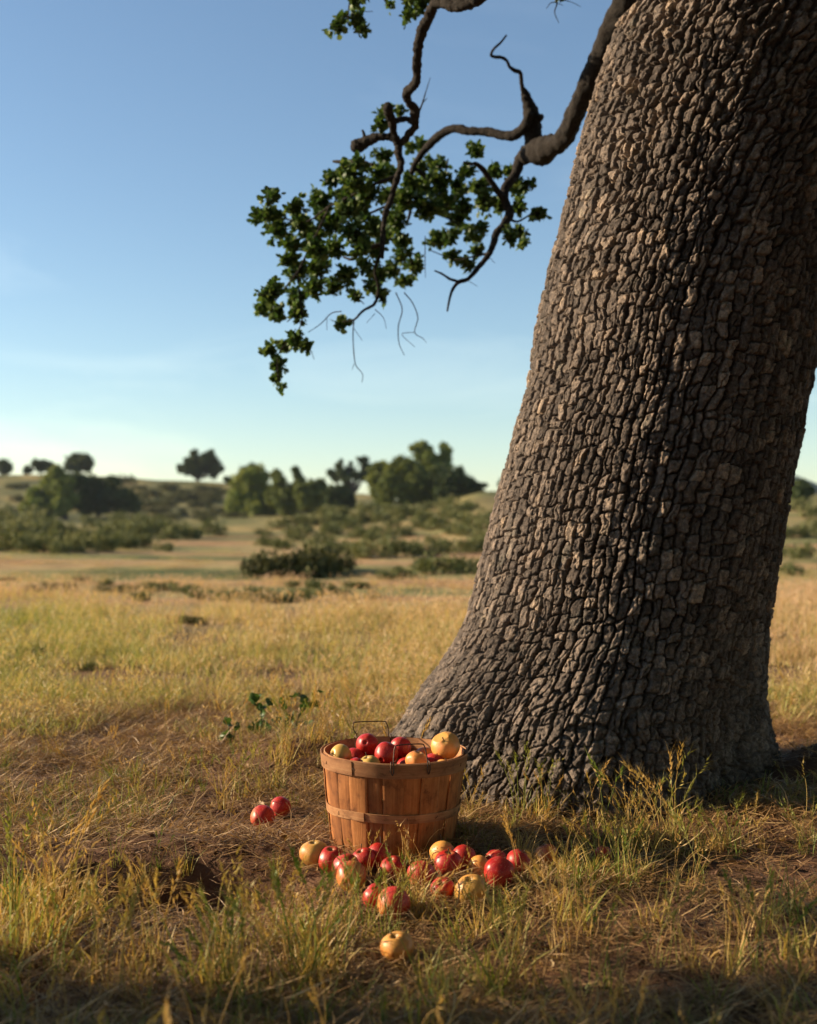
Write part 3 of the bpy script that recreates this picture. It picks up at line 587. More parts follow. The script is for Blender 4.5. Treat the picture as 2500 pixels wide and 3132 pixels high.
for k in range(42):
    gx, gy = (rf.uniform(-1.0, 1.3), 1.6 + .62 * rf.random() ** 1.6) if k < 32 else (rf.uniform(.35, 1.4), rf.uniform(2.25, 2.72))
    if math.hypot((gx + .02) / 1.6, gy - 2.33) < .13: continue
    ds = rf.uniform(5.2, 7.6) + gx; R = rf.uniform(.08, .20) * (1 if k < 32 else .7)
    c = np.array([gx, gy, 0]) + np.array([sdir.x, sdir.y, sdir.z]) / math.hypot(sdir.x, sdir.y) * ds
    Lfg.append((c[0], c[1], c[2], R, R * .8))
Vc, Qc, tcn = clump_cloud(L + [l for l in Lfg], 420, .12, 77, .25)
crown = link('crown', mesh('crown', Vc, Qc, M['oakleaf'], False, {'tint': tcn}), oak)  # one unseen mesh, added skirt and shading sprays included
mb = MB(); topc = np.array([float(trunk_axis(4.15)), TREE_D, 4.1])
for (tx_, ty_, tz_) in [(-4.5, 1.2, 5.6), (-1.5, -3.5, 6.2), (3.5, -3.8, 6.5), (6.5, 2.5, 7), (3.0, 7.5, 7.2), (-2.5, 6.0, 7.0), (2.0, 2.0, 7.5)]:
    e = np.array([tx_, ty_, tz_]); m1 = topc + (e - topc) * .35 + (0, 0, .7); m2 = topc + (e - topc) * .7 + (0, 0, .5)
    tube(mb, np.array([topc + (0, 0, -.5), topc + (0, 0, .1), m1, m2, e]), [.34, .32, .2, .13, .05], 14, 5, .15, seed=int(tx_ * 10) + 60)
tube(mb, np.array([(-4.5, 1.2, 5.6), (-5.6, 1.5, 4.3), (-5.9, 1.8, 3.2), (-5.8, 2.05, 2.3)]), [.05, .04, .03, .012], 8, 4, .1)
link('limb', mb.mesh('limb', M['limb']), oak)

# ------------------------------------------------------------------ basket
BX, BY = (1250 - 1250) / F * 3.19, 3.19
BX = (1202 + 0 - CX) / F * 3.19; BZ = 0.0
bk = link('apple_basket', None); bk.location = (BX, BY, BZ); bk.rotation_euler = (math.radians(.6), math.radians(.8), 0); bk.empty_display_size = .1
tag(bk, 'round wooden slatted bushel basket heaped with apples, standing in the dry grass', 'basket')
RT, RB, HB = .1835, .153, .247
def rad_at(z): return RB + (RT - RB) * (z / HB) ** .92
def panel(mb, a0, a1, z0, z1, off, th, ns=7, nz=14, bow=0, edge=.0, skew=0, lap=0, seed=0):
    """curved slat following the cone between two angles"""
    A = np.linspace(0, 1, ns); Zs = np.linspace(0, 1, nz); g = []
    for o in (off + th, off):
        for zt in Zs:
            for at in A:
                z = z0 + (z1 - z0) * zt; ang = a0 + (a1 - a0) * at + skew * zt
                R = rad_at(z) + o + lap * at + bow * math.sin(zt * math.pi) + edge * (2 * at - 1) ** 2
                R += .0009 * math.sin(z * 60 + seed * 3.1) * (at - .5) * 2
                g.append((R * math.cos(ang), R * math.sin(ang), z))
    g = np.array(g); n1 = ns * nz; q = []
    for j in range(nz - 1):
        for i in range(ns - 1):
            a = j * ns + i; q.append((a, a + 1, a + ns + 1, a + ns)); q.append((n1 + a, n1 + a + ns, n1 + a + ns + 1, n1 + a + 1))
    for i in range(ns - 1):
        q.append((i, n1 + i, n1 + i + 1, i + 1)); k = (nz - 1) * ns + i; q.append((k, k + 1, n1 + k + 1, n1 + k))
    for j in range(nz - 1):
        a = j * ns; q.append((a, a + ns, n1 + a + ns, n1 + a)); a = j * ns + ns - 1; q.append((a, n1 + a, n1 + a + ns, a + ns))
    uv = []
    for o in (0, 1):
        for zt in Zs:
            for at in A: uv.append((at * (a1 - a0) * .17, (z0 + (z1 - z0) * zt)))
    mb.add(g, q, None, .5, np.array(uv))
def flat_obj(name, mb, mat, parent):
    o = link(name, mb.mesh(name, M[mat], False, True), parent); md = o.modifiers.new('edge', 'BEVEL'); md.width = .0006; md.segments = 1; md.limit_method = 'ANGLE'; return o
NS = 24; r = np.random.default_rng(5)
for k in range(NS):
    a = 2 * math.pi * k / NS + r.uniform(-.02, .02); outer = k % 2 == 0
    hw = (.152 if outer else .135) + r.uniform(-.012, .012)
    mb = MB(); panel(mb, a - hw, a + hw, .002 + r.uniform(0, .002), HB - .004 + r.uniform(-.002, .003), (.0012 if outer else -.0016), .0017, 7, 14, r.uniform(-.001, .0015), -.0004, r.uniform(-.015, .015), 0, k)
    flat_obj('stave', mb, 'stave', bk)
def band(name, z0, z1, off, th, a_start, over=.12, mat='hoop', wig=0.0, lapoff=.0024):
    mb = MB(); ns = 90; tot = 2 * math.pi + over
    A = np.linspace(0, 1, ns); pr = [(0, 0), (th * .9, .0006), (th, .0018), (th, .5), (th, 1), (th * .9, 1), (0, 1)]
    rows = []
    for at in A:
        ang = a_start + tot * at; up = lapoff * sstep(1 - over * 1.5 / tot, 1 - over * .9 / tot, at)
        wv = wig * math.sin(3 * ang + 1) + wig * .6 * math.sin(5 * ang)
        ring = []
        for (o, zf) in [(0, 0), (th, .02), (th, .5), (th, .98), (0, 1)]:
            z = z0 + (z1 - z0) * zf + wv; ring.append(((rad_at(z) + off + o + up) * math.cos(ang), (rad_at(z) + off + o + up) * math.sin(ang), z))
        rows.append(ring)
    g = np.array(rows).reshape(-1, 3); q = []
    for i in range(ns - 1):
        for j in range(5):
            j2 = (j + 1) % 5; q.append((i * 5 + j, (i + 1) * 5 + j, (i + 1) * 5 + j2, i * 5 + j2))
    t = [(0, 1, 2), (0, 2, 3), (0, 3, 4)]; e = (ns - 1) * 5; t += [(e, e + 2, e + 1), (e, e + 3, e + 2), (e, e + 4, e + 3)]
    uv = np.array([((z0 + (z1 - z0) * zf), at * tot * .17) for at in A for zf in (0, .02, .5, .98, 1)])
    mb.add(g, q, t, .5, uv)
    return link(name, mb.mesh(name, M[mat], True, True), bk).modifiers.new('e', 'EDGE_SPLIT')
aj = math.radians(-90 - 38)
band('top_hoop', .211, .247, .0042, .0026, aj, .10, 'hoop', .0009)
band('inner_hoop', .220, .2475, -.0052, .0026, aj + 1.5, .15, 'hoop', .0005, -.0022)
band('middle_hoop', .098, .120, .0035, .0022, aj + .12, .13, 'hoop', .0014)
band('bottom_hoop', .000, .020, .0035, .0022, aj - .9, .12, 'hoop', .0006)
mb = MB(); th = np.linspace(0, 2 * math.pi, 48, endpoint=False)
ring = lambda R, z: np.stack([R * np.cos(th), R * np.sin(th), np.full(48, z)], 1)
g = np.vstack([ring(.150, .008), ring(.150, .014), [[0, 0, .008]], [[0, 0, .014]]]); j = np.arange(48); j2 = (j + 1) % 48
mb.add(g, np.stack([j, j2, j2 + 48, j + 48], 1), np.vstack([np.stack([j2, j, np.full(48, 96)], 1), np.stack([j + 48, j2 + 48, np.full(48, 97)], 1)]), .5, g[:, :2])
link('basket_floor', mb.mesh('basket_floor', M['stave'], False, True), bk)
# wire staples that pin the hoops
for k in range(12):
    for zc, off in ((.229, .0072), (.109, .0062)):
        a = 2 * math.pi * (k + (.3 if zc < .2 else 0)) / 12 + r.uniform(-.06, .06); R = rad_at(zc) + off; mb = MB(); s = r.uniform(.003, .005)
        tl = r.uniform(-.5, .9)
        p0 = np.array([R * math.cos(a), R * math.sin(a), zc]); tv = np.array([-math.sin(a), math.cos(a), 0]) * math.sin(tl) + np.array([0, 0, 1]) * math.cos(tl); nv = np.array([math.cos(a), math.sin(a), 0])
        tube(mb, np.array([p0 - tv * s - nv * .001, p0 - tv * s * .8 + nv * .0008, p0 + tv * s * .8 + nv * .0008, p0 + tv * s - nv * .001]), [.0007] * 4, 5, 2, 0)
        link('staple', mb.mesh('staple', M['wire']), bk)
def wire_handle(ac, half, h, lean, fold):
    """U of wire: hooked over the rim either side of angle ac"""
    mb = MB(); a0, a1 = ac - half, ac + half; Rr = rad_at(.247) + .0085
    def pt(a, R, z): return np.array([R * math.cos(a), R * math.sin(a), z])
    L0, L1 = pt(a0, Rr, .250), pt(a1, Rr, .250); n = pt(ac, 1, 0) * np.array([1, 1, 0]); up = np.array([0, 0, 1.0]) * math.cos(lean) + n * math.sin(lean)
    side_ = (L1 - L0) / np.linalg.norm(L1 - L0)
    pts = [pt(a0, Rr - .013, .226), pt(a0, Rr - .014, .246), pt(a0, Rr - .006, .2525), L0 + (0, 0, -.002), pt(a0, Rr + .0015, .232), pt(a0 + .02, Rr + .0015, .222), pt(a0 + .035, Rr + .002, .232), L0 + side_ * .006 + (0, 0, .004),
        L0 + side_ * .007 + up * h * .5 + fold[0] * side_, L0 + side_ * .009 + up * h * .86 + fold[1] * side_, L0 + side_ * .019 + up * h + fold[1] * side_]
    q = [pt(a1, Rr - .013, .226), pt(a1, Rr - .014, .246), pt(a1, Rr - .006, .2525), L1 + (0, 0, -.002), pt(a1, Rr + .0015, .232), pt(a1 - .02, Rr + .0015, .222), pt(a1 - .035, Rr + .002, .232), L1 - side_ * .006 + (0, 0, .004),
        L1 - side_ * .007 + up * h * .5 * 1.05 + fold[2] * side_, L1 - side_ * .009 + up * h * .9 + fold[3] * side_, L1 - side_ * .019 + up * h * 1.03 + fold[3] * side_]
    allp = np.array(pts + q[::-1]); tube(mb, allp, [.0015] * len(allp), 8, 5, 0)
    return link('wire_handle', mb.mesh('wire_handle', M['wire']), bk)
wire_handle(math.radians(-90 + 13), .255, .044, -.25, (0.001, .002, -.001, -.003))
wire_handle(math.radians(90 + 19), .27, .038, .10, (0, .003, .01, .012))

# ------------------------------------------------------------------ apples
def apple_mesh(name, seed, lump=.03, tall=.94, dent=None, cav=.34):
    r = np.random.default_rng(seed); nph, nth = 44, 56
    ph = np.linspace(0, math.pi, nph); th = np.linspace(0, 2 * math.pi, nth, endpoint=False); PH, THt = np.meshgrid(ph, th, indexing='ij')
    s = np.sin(PH); c = np.cos(PH)
    rr = s ** .92 * (1 - .13 * (1 - c) / 2 * (1 - c) / 2 * 1.3)
    z = c * tall * (1 - .06 * s ** 2)
    z = z - cav * np.exp(-(rr / .17) ** 1.5) * (c > 0) + .20 * np.exp(-(rr / .15) ** 1.8) * (c < 0)
    rib = 1 + .028 * np.cos(5 * THt + seed) * (.35 + .65 * (c < 0) * np.abs(c)) * s ** .5
    lp = 1 + lump * fbm(s * np.cos(THt) * 1.5 + seed, s * np.sin(THt) * 1.5, c * 1.5, o=2, seed=seed)
    x = rr * rib * lp * np.cos(THt); y = rr * rib * lp * np.sin(THt); z = z * lp + .05 * x * math.sin(seed)
    V = np.stack([x, y, z], -1)
    if dent is not None:
        d = np.array(dent) / np.linalg.norm(dent); k = V @ d; V = V - d * (np.maximum(0, k - .80) * .95)[..., None]
    top = V[0].mean(0); bot = V[-1].mean(0); G = V[1:-1].reshape(-1, 3); n = nph - 2
    ii, jj = np.meshgrid(np.arange(n - 1), np.arange(nth), indexing='ij'); j2 = (jj + 1) % nth
    q = np.stack([ii * nth + jj, (ii + 1) * nth + jj, (ii + 1) * nth + j2, ii * nth + j2], -1).reshape(-1, 4); j = np.arange(nth)
    t = np.vstack([np.stack([np.full(nth, len(G)), j, (j + 1) % nth], 1), np.stack([np.full(nth, len(G) + 1), (n - 1) * nth + (j + 1) % nth, (n - 1) * nth + j], 1)])
    sc_ = .035
    return mesh(name, np.vstack([G, top, bot]) * sc_, [q, t], M['apple'])
AM = [apple_mesh('apple', 1), apple_mesh('apple', 2, .04, .88), apple_mesh('apple', 3, .03, 1.0), apple_mesh('apple', 4, .05, .92), apple_mesh('apple', 6, .05, .9, (.45, .1, .7), .10)]
def stalk_mesh(L, bend):
    mb = MB(); tube(mb, np.array([(0, 0, .020), (bend * .2, 0, .026), (bend * .6, bend * .2, .020 + L * .6), (bend, bend * .3, .020 + L)]), [.0011, .001, .001, .0016], 6, 3, .1); return mb.mesh('stalk', M['stalk'])
SM = [stalk_mesh(.022, .006), stalk_mesh(.016, -.004), stalk_mesh(.028, .010)]
def calyx_mesh():
    mb = MB()
    for k in range(6):
        a = k * math.pi / 3 + .2; d = np.array([math.cos(a), math.sin(a), 0]); s_ = np.array([-d[1], d[0], 0])
        z0 = -.0268; mb.add([d * .0015 - s_ * .0012 + (0, 0, z0), d * .0015 + s_ * .0012 + (0, 0, z0), d * .0055 + s_ * .0006 + (0, 0, z0 - .003), d * .0055 - s_ * .0006 + (0, 0, z0 - .003)], [(0, 1, 2, 3)])
    return mb.mesh('calyx', M['stalk'], False)
CM = calyx_mesh()
APPLES = []
def apple(x, y, z, dia, axis_, yaw, blush, label, group, green=0.0, kind=0, stalk=1):
    """axis_: direction of the stalk end; yaw turns the red cheek round that axis"""
    o = link('apple', AM[kind]); o.location = (x, y, z); s = dia / .0695; o.scale = (s, s, s)
    q = Vector(axis_).normalized().to_track_quat('Z', 'Y'); o.rotation_mode = 'QUATERNION'; o.rotation_quaternion = q @ Euler((0, 0, yaw)).to_quaternion()
    o['blush'] = float(blush); o['green'] = float(green)
    tag(o, label, 'apple', group)
    if stalk: link('stalk', SM[(kind + len(APPLES)) % 3], o)
    link('calyx', CM, o)
    APPLES.append((x, y, z, dia / 2)); return o
GA = 'apples spilled on the ground'; GB = 'apples heaped in the basket'
ground_apples = [  # px, py (centre), diameter in px, stalk axis, yaw, blush, green, kind, label
 (963, 2612, 88, (-.1, -.2, 1), 4.2, .42, .5, 1, 'yellow-green apple with red underside, leftmost against the basket foot'),
 (1014, 2631, 82, (0, -.25, 1), 1, .95, 0, 0, 'dark red apple right beside the yellow-green one at the basket foot'),
 (1060, 2656, 84, (-.3, .3, 1), 0, .9, 0, 2, 'red apple mostly hidden behind the red-over-yellow one'),
 (1074, 2680, 90, (.2, .95, .25), 1.57, .55, .1, 2, 'red-over-yellow apple with its calyx end facing us, left of the spill'),
 (1112, 2630, 74, (-.3, -.3, .9), .5, .9, 0, 1, 'small red apple against the basket foot behind the grass tuft'),
 (1160, 2617, 76, (.3, .4, 1), .2, 1.0, 0, 0, 'plain red apple touching the middle of the basket foot'),
 (1203, 2655, 76, (-.2, -.4, .9), 2.2, .92, 0, 3, 'brick red apple half covered by seeding grass, front of the basket'),
 (1288, 2674, 84, (.3, .5, .8), 2.6, .85, 0, 1, 'pinkish red apple in the middle of the spill'),
 (1355, 2612, 78, (.1, .6, 1), .3, .15, .2, 0, 'shaded ochre apple against the right of the basket foot'),
 (1373, 2643, 86, (.05, -.25, 1), 3.6, .88, 0, 0, 'bright red upright apple in front of the shaded ochre one'),
 (1418, 2622, 72, (.5, .3, 1), 1, .9, 0, 2, 'red apple in shade half hidden right of the basket'),
 (1356, 2720, 74, (-.2, -.6, .7), 1.4, .78, 0, 3, 'small orange-red apple sunk in grass beside the big yellow one'),
 (1441, 2722, 95, (-.15, -.45, 1), .2, .34, .25, 1, 'big yellow apple with an open stalk hollow, front of the spill'),
 (1467, 2652, 68, (.4, .5, .6), .4, .22, 0, 0, 'small orange-yellow apple between two red ones'),
 (1526, 2669, 92, (.5, .3, .9), 2.4, .85, 0, 2, 'large glossy red apple at the right of the spill'),
 (1517, 2627, 62, (0, .5, 1), 1.4, .9, 0, 3, 'red apple peeking over the large glossy one'),
 (1587, 2637, 76, (.4, 0, 1), 1.1, .9, 0, 0, 'shadowed red apple behind a dry grass stem, right of the large glossy one'),
 (1671, 2618, 74, (-.3, .2, 1), 2.9, .7, 0, 1, 'shadowed dull red apple at the far right end of the spill'),
 (1148, 2742, 76, (-.7, .1, .6), .6, .95, 0, 3, 'deep red apple tucked behind the big front pair apple'),
 (1204, 2763, 98, (.15, .95, .15), 2.6, .66, .2, 2, 'big red apple with a yellow calyx end, lowest of the main spill'),
 (1217, 2898, 100, (-.25, -.35, 1), 4.2, .36, .2, 1, 'lone ochre apple nearest the viewer, away from the others'),
 (803, 2500, 72, (.2, .9, .1), 2.9, .8, .2, 2, 'red apple on the left with calyx end toward us, nearer of the two'),
 (858, 2468, 62, (.6, .5, .5), 3.1, .85, 0, 0, 'smaller red apple on the left, farther of the two'),
 (1846, 2612, 52, (0, 0, 1), 1.0, .7, 0, 1, 'apple almost hidden in the tall grass in front of the oak')]
for (px, py, dpx, ax_, yaw, bl, gr, kd, lab) in ground_apples:
    D = (EYE - .034) * F / (py - HY)
    for _ in range(3):
        rr_ = dpx * 1.07 / F * D / 2; x = (px - CX) / F * D; zc = float(H(x, D)) + rr_ * .93 + .003; D = (EYE - zc) * F / (py - HY)
    apple((px - CX) / F * D, D, zc, rr_ * 2, ax_, yaw, bl, lab, GA, gr, kd)
def in_basket(px, py, y, dpx, ax_, yaw, bl, gr, kd, lab):
    p = P(px, py, y); apple(p[0], y, p[2], dpx / F * y, ax_, yaw, bl, lab, GB, gr, kd)
in_basket(1043, 2311, 3.155, 72, (-.75, -.5, .25), 0, .18, .45, 0, 'yellow-green apple lying stalk to the left, leftmost in the basket')
in_basket(1087, 2317, 3.235, 66, (.2, .3, 1), 0, .95, 0, 1, 'red apple low in the basket beside the yellow-green one')
in_basket(1123, 2277, 3.25, 72, (.1, .8, -.3), 0, 1.0, 0, 2, 'smooth red apple standing highest at the back left of the basket')
in_basket(1131, 2343, 3.115, 72, (-.3, -.2, .9), 2, .10, .6, 3, 'pale green apple at the front rim of the basket')
in_basket(1092, 2347, 3.11, 62, (.4, .2, 1), 1, .95, 0, 0, 'red apple showing only its top behind the front rim, left')
in_basket(1181, 2306, 3.165, 75, (.3, .7, .3), 2, 1.0, 0, 2, 'big red apple in the middle behind the wire handle')
in_basket(1226, 2288, 3.245, 70, (-.3, .6, .6), 1.2, .95, 0, 0, 'red apple at the back behind the middle one')
in_basket(1275, 2330, 3.13, 73, (.2, -.1, 1), .5, .42, 0, 3, 'peach coloured apple with a red side framed by the front handle')
in_basket(1364, 2282, 3.19, 90, (-.12, -.9, .55), 2.0, -.15, .1, 4, 'large wrinkled golden apple on top of the right rim')
in_basket(1329, 2334, 3.16, 66, (.2, .2, 1), 0, .95, 0, 1, 'red apple just visible under the large golden one')
in_basket(1357, 2352, 3.115, 64, (.2, .2, 1), 2, .05, .1, 0, 'yellow apple barely clearing the right of the front rim')
in_basket(1150, 2352, 3.21, 70, (1, .2, .3), 0, .85, 0, 1, 'red apple deep between the fruit at the left of the basket')
in_basket(1245, 2352, 3.20, 72, (.2, 1, .3), 0, .8, 0, 2, 'red apple deep in the middle of the basket')
in_basket(1300, 2318, 3.26, 70, (.2, 1, .8), 0, .6, 0, 3, 'shaded apple low against the back of the basket')

# ------------------------------------------------------------------ leafy weeds behind the basket
def weed(name, label, D, stems, lvs):
    base = P(*stems[0][-1][:2], D); x0, y0 = base[0], D; zb = float(H(x0, y0))
    root = link(name, None); root.location = (x0, y0, zb + .02); tag(root, label, 'weed', None)
    q = lambda X, Y, d=0: P(640 + X / 4.098, 2080 + Y / 4.098, D + d) - np.array([x0, y0, zb])
    r = np.random.default_rng(int(D * 100)); mb = MB()
    for s_ in stems:
        pts = np.array([P(a, b_, D + r.uniform(-.03, .03)) - np.array([x0, y0, zb]) for a, b_ in s_]); pts[-1][2] = -.02
        tube(mb, pts, np.linspace(.0012, .003, len(pts)), 6, 5, .05)
    link('stem', mb.mesh('stem', M['weedleaf']), root)
    SP = np.concatenate([catmull(np.array([P(a, b_, D) - np.array([x0, y0, zb]) for a, b_ in s_]), 6) for s_ in stems])
    for (X, Y, dx, dy, L) in lvs:
        c = q(X, Y, r.uniform(-.015, .015)); d = np.array([dx, r.uniform(-.5, .5), -dy]); R3 = basis(d[None], r)[0]; L = L / 4.098 / F * D * 1.3
        Vl = LV.copy(); Vl[:, 0] *= 1.0; Vl[:, 2] *= 1.6; Vl[:, 1] -= .5
        mbl = MB(); mbl.add(Vl @ R3.T * L + c, LQ, None, r.uniform(0, 1)); b0 = c + R3 @ np.array([0, -.5, 0]) * L; np_ = SP[np.argmin(np.linalg.norm(SP - b0, axis=1))]; tube(mbl, np.array([np_, (np_ + b0) / 2 + (0, 0, .002), b0, c]), [.0011, .0009, .0008, .0004], 5, 3, 0); link('leaf', mbl.mesh('leaf', M['weedleaf']), root)
def zz6(l): return [(640 + a / 4.098, 2080 + b_ / 4.098) for a, b_ in l]
weed('weed_plant', 'dark green leafy weed with one arching stem, right of the pair behind the basket', 4.75, [zz6([(1060, 240), (1150, 250), (1205, 330), (1190, 430), (1110, 560), (1060, 700)]), zz6([(920, 330), (935, 450), (1000, 600), (1060, 700)])],
     [(1060, 245, -1, .2, 120), (1140, 240, 1, .4, 120), (1195, 310, .3, 1, 110), (1310, 378, 1, .05, 150), (1150, 440, -.6, 1, 130), (1180, 400, .5, -.5, 90), (1210, 580, 1, -.1, 150), (1010, 480, .7, .5, 120), (920, 330, -.2, -.8, 90), (1010, 560, .6, .8, 120), (1080, 520, .2, .9, 120), (860, 555, -1, .1, 130), (940, 400, .2, -1, 80), (1000, 610, -.5, -.4, 110), (1400, 200, .9, .3, 80)])
weed('weed_plant', 'leafy weed with a forked top left of the arching one', 4.7, [zz6([(600, 340), (640, 420), (660, 560), (690, 720), (690, 800)]), zz6([(790, 350), (720, 380), (660, 450), (650, 540)])],
     [(555, 280, -1, .1, 140), (590, 260, 1, -.2, 110), (575, 345, .8, .7, 120), (690, 385, .8, -.5, 120), (770, 335, .9, .6, 110), (655, 480, .1, 1, 130), (640, 400, -.3, -1, 90), (560, 670, -.4, .9, 150), (720, 650, .3, .9, 150), (740, 700, .5, .7, 120), (690, 560, .5, -.4, 100), (610, 600, -.6, -.3, 90), (530, 720, -.5, .8, 120)])
weed('weed_plant', 'small low green weed, leftmost of the leafy ones behind the basket', 4.5, [zz6([(240, 580), (250, 700), (290, 850)]), zz6([(350, 640), (320, 740), (290, 850)])],
     [(240, 590, .5, .6, 120), (225, 575, -.7, .4, 90), (180, 740, -.8, .5, 130), (140, 780, -.6, .8, 120), (340, 650, .2, -.7, 100), (250, 775, .9, .1, 90), (200, 720, .6, -.4, 100)])

# ------------------------------------------------------------------ far trees
def far_tree(label, D, base, lobes, mat, seed, per=1.0, leaf=.25, group=None, hollow=.5):
    bx = (base[0] - CX) / F * D; bz = float(H(bx, D)); root = link('tree', None); root.location = (bx, D, bz); tag(root, label, 'tree', group)
    L = []; r = np.random.default_rng(seed)
    for (px, py, rr_) in lobes:
        p = P(px, py, D); R = rr_ / F * D; L.append((p[0] - bx, r.uniform(-.6, .6) * R * 1.4, p[2] - bz, R, R * .95))
    n0 = sum(l[3] * l[4] for l in L); target = 11000 * per
    V, Qd, t = clump_cloud(L, target / n0, leaf, seed, hollow)
    link('crown', mesh('crown', V, Qd, M[mat], False, {'tint': t}), root)
    mb = MB(); top = max(l[2] for l in L); low = min(l[2] - l[4] for l in L); cx = 0
    cz = np.mean([l[2] for l in L]); w0 = .055 * max(3, top)
    tube(mb, np.array([(0, 0, -.5), (.05, 0, max(.4, low * .5)), (0, .1, max(.9, low + .3)), (np.mean([l[0] for l in L]) * .3, 0, max(1.2, cz))]), [w0 * 1.3, w0, w0 * .9, w0 * .6], 8, 4, .1)
    for l in L: tube(mb, np.array([(0, 0, max(.4, low * .7)), (l[0] * .5, l[1] * .4, max(.7, l[2] * .6)), (l[0], l[1], l[2])]), [w0 * .55, w0 * .4, w0 * .12], 6, 3, .1)
    link('trunk', mb.mesh('trunk', M['fartrunk']), root)
z3 = lambda l: [(a / 2.264, 1340 + b_ / 2.264, c / 2.264) for a, b_, c in l]
z4b = lambda l: [(740 + a / 2.099, 1320 + b_ / 2.099, c / 2.099) for a, b_, c in l]
far_tree('dark tree on the ridge cut by the left edge of the picture', 236, (18, 1450), [(10, 1422, 16), (20, 1428, 14), (14, 1438, 14)], 'tree_dark', 1, .5)
far_tree('tiny round tree on the ridge, second from the left edge', 236, (86, 1449), [(86, 1434, 9), (83, 1440, 10), (92, 1438, 8)], 'tree_dark', 2, .3)
far_tree('small dark tree on the ridge left of the taller round one', 236, (128, 1450), z3([(262, 180, 30), (310, 180, 28), (340, 190, 26), (290, 200, 36), (330, 210, 22)]), 'tree_dark', 3, .6)
far_tree('round dark ridge tree rising above the big green tree', 236, (240, 1452), z3([(490, 165, 42), (525, 135, 32), (560, 150, 45), (600, 150, 40), (620, 175, 32), (540, 190, 45), (600, 200, 34), (480, 200, 30)]), 'tree_dark', 4, .9)
far_tree('lone spreading oak standing clear on the ridge line', 232, (604, 1474), z3([(1240, 195, 18), (1250, 220, 24), (1300, 160, 28), (1290, 205, 30), (1345, 110, 26), (1350, 160, 40), (1360, 215, 45), (1420, 150, 42), (1460, 115, 32), (1420, 210, 45), (1480, 170, 40), (1490, 220, 40), (1530, 210, 26), (1480, 255, 26), (1290, 235, 22), (1360, 90, 14), (1470, 95, 14)]), 'tree_dark', 5, 1.1, hollow=.3)
far_tree('flat dark tree on the ridge behind the green thicket', 225, (776, 1485), [(736, 1458, 14), (750, 1446, 18), (776, 1440, 20), (796, 1448, 18), (812, 1456, 13), (770, 1454, 20)], 'tree_dark', 6, .7)
far_tree('tiny tree on the ridge right of the lone oak', 225, (695, 1484), [(693, 1466, 8), (700, 1470, 8)], 'tree_dark', 26, .25)
far_tree('bright green tree, left half of the big clump under the ridge', 152, (200, 1592), z3([(390, 240, 52), (340, 310, 62), (240, 400, 62), (190, 480, 46), (270, 470, 66), (370, 400, 70), (430, 470, 62), (480, 420, 50), (210, 530, 40), (330, 530, 45), (470, 300, 45), (430, 340, 60)]), 'tree_green', 7, 1.5)
far_tree('dark spreading oak, right half of the big clump under the ridge', 156, (300, 1590), z3([(530, 310, 70), (610, 320, 66), (540, 420, 80), (650, 410, 80), (730, 330, 60), (780, 310, 48), (760, 410, 80), (850, 395, 54), (900, 430, 60), (930, 480, 42), (840, 480, 45), (700, 470, 55), (600, 490, 45)]), 'tree_dark', 8, 1.6)
far_tree('leafy bright green tree, left end of the middle thicket', 140, (730, 1590), z4b([(0, 340, 70), (50, 290, 55), (105, 260, 40), (-20, 440, 75), (60, 420, 80), (120, 400, 70), (170, 480, 60), (-50, 490, 55), (90, 500, 55), (130, 310, 35), (20, 520, 45)]), 'tree_green', 9, 1.3)
far_tree('narrow olive tree with two tops in the middle thicket', 138, (860, 1585), z4b([(220, 280, 35), (245, 320, 38), (230, 380, 50), (270, 440, 65), (330, 400, 55), (310, 490, 62), (200, 430, 45), (380, 470, 50)]), 'tree_mid', 10, 1.1)
far_tree('tall thin topped tree in the centre of the middle thicket', 136, (925, 1580), z4b([(345, 245, 22), (355, 280, 26), (375, 320, 32), (390, 380, 52), (450, 360, 46), (500, 345, 40), (430, 440, 62), (510, 420, 60), (460, 490, 55), (540, 480, 45)]), 'tree_mid', 11, 1.2)
far_tree('dark low tree closing the right end of the middle thicket', 134, (1050, 1560), z4b([(590, 410, 52), (640, 390, 44), (610, 470, 55), (680, 430, 42), (700, 470, 30), (560, 490, 40)]), 'tree_dark', 12, .9)
far_tree('thin crowned dark tree with sky showing under its branches', 175, (1070, 1520), z4b([(572, 265, 26), (600, 300, 24), (625, 225, 26), (640, 270, 30), (665, 300, 30), (690, 250, 28), (700, 205, 14), (735, 285, 30), (785, 185, 28), (800, 230, 32), (785, 285, 34), (750, 175, 12), (640, 190, 12), (680, 350, 16)]), 'tree_dark', 13, .75, hollow=.2)
far_tree('round olive tree left of the tallest one', 128, (1165, 1545), z4b([(870, 240, 42), (905, 225, 32), (860, 310, 52), (925, 300, 50), (880, 380, 50), (900, 440, 40)]), 'tree_mid', 14, .9)
far_tree('large rounded olive-green tree in the right thicket', 124, (1240, 1545), z4b([(1020, 205, 46), (985, 260, 60), (1070, 240, 62), (950, 350, 65), (1050, 340, 80), (1130, 320, 75), (1160, 400, 66), (1060, 420, 55), (930, 430, 45), (1220, 400, 55), (1120, 250, 45)]), 'tree_mid', 15, 1.6)
far_tree('tallest feathery tree rising behind the right thicket', 128, (1330, 1540), z4b([(1095, 105, 20), (1130, 95, 24), (1165, 85, 26), (1190, 120, 34), (1140, 150, 32), (1205, 170, 40), (1255, 180, 36), (1295, 95, 26), (1310, 130, 34), (1300, 175, 40), (1240, 230, 52), (1180, 220, 45), (1300, 240, 45), (1240, 300, 50)]), 'tree_green', 16, 1.1, hollow=.25)
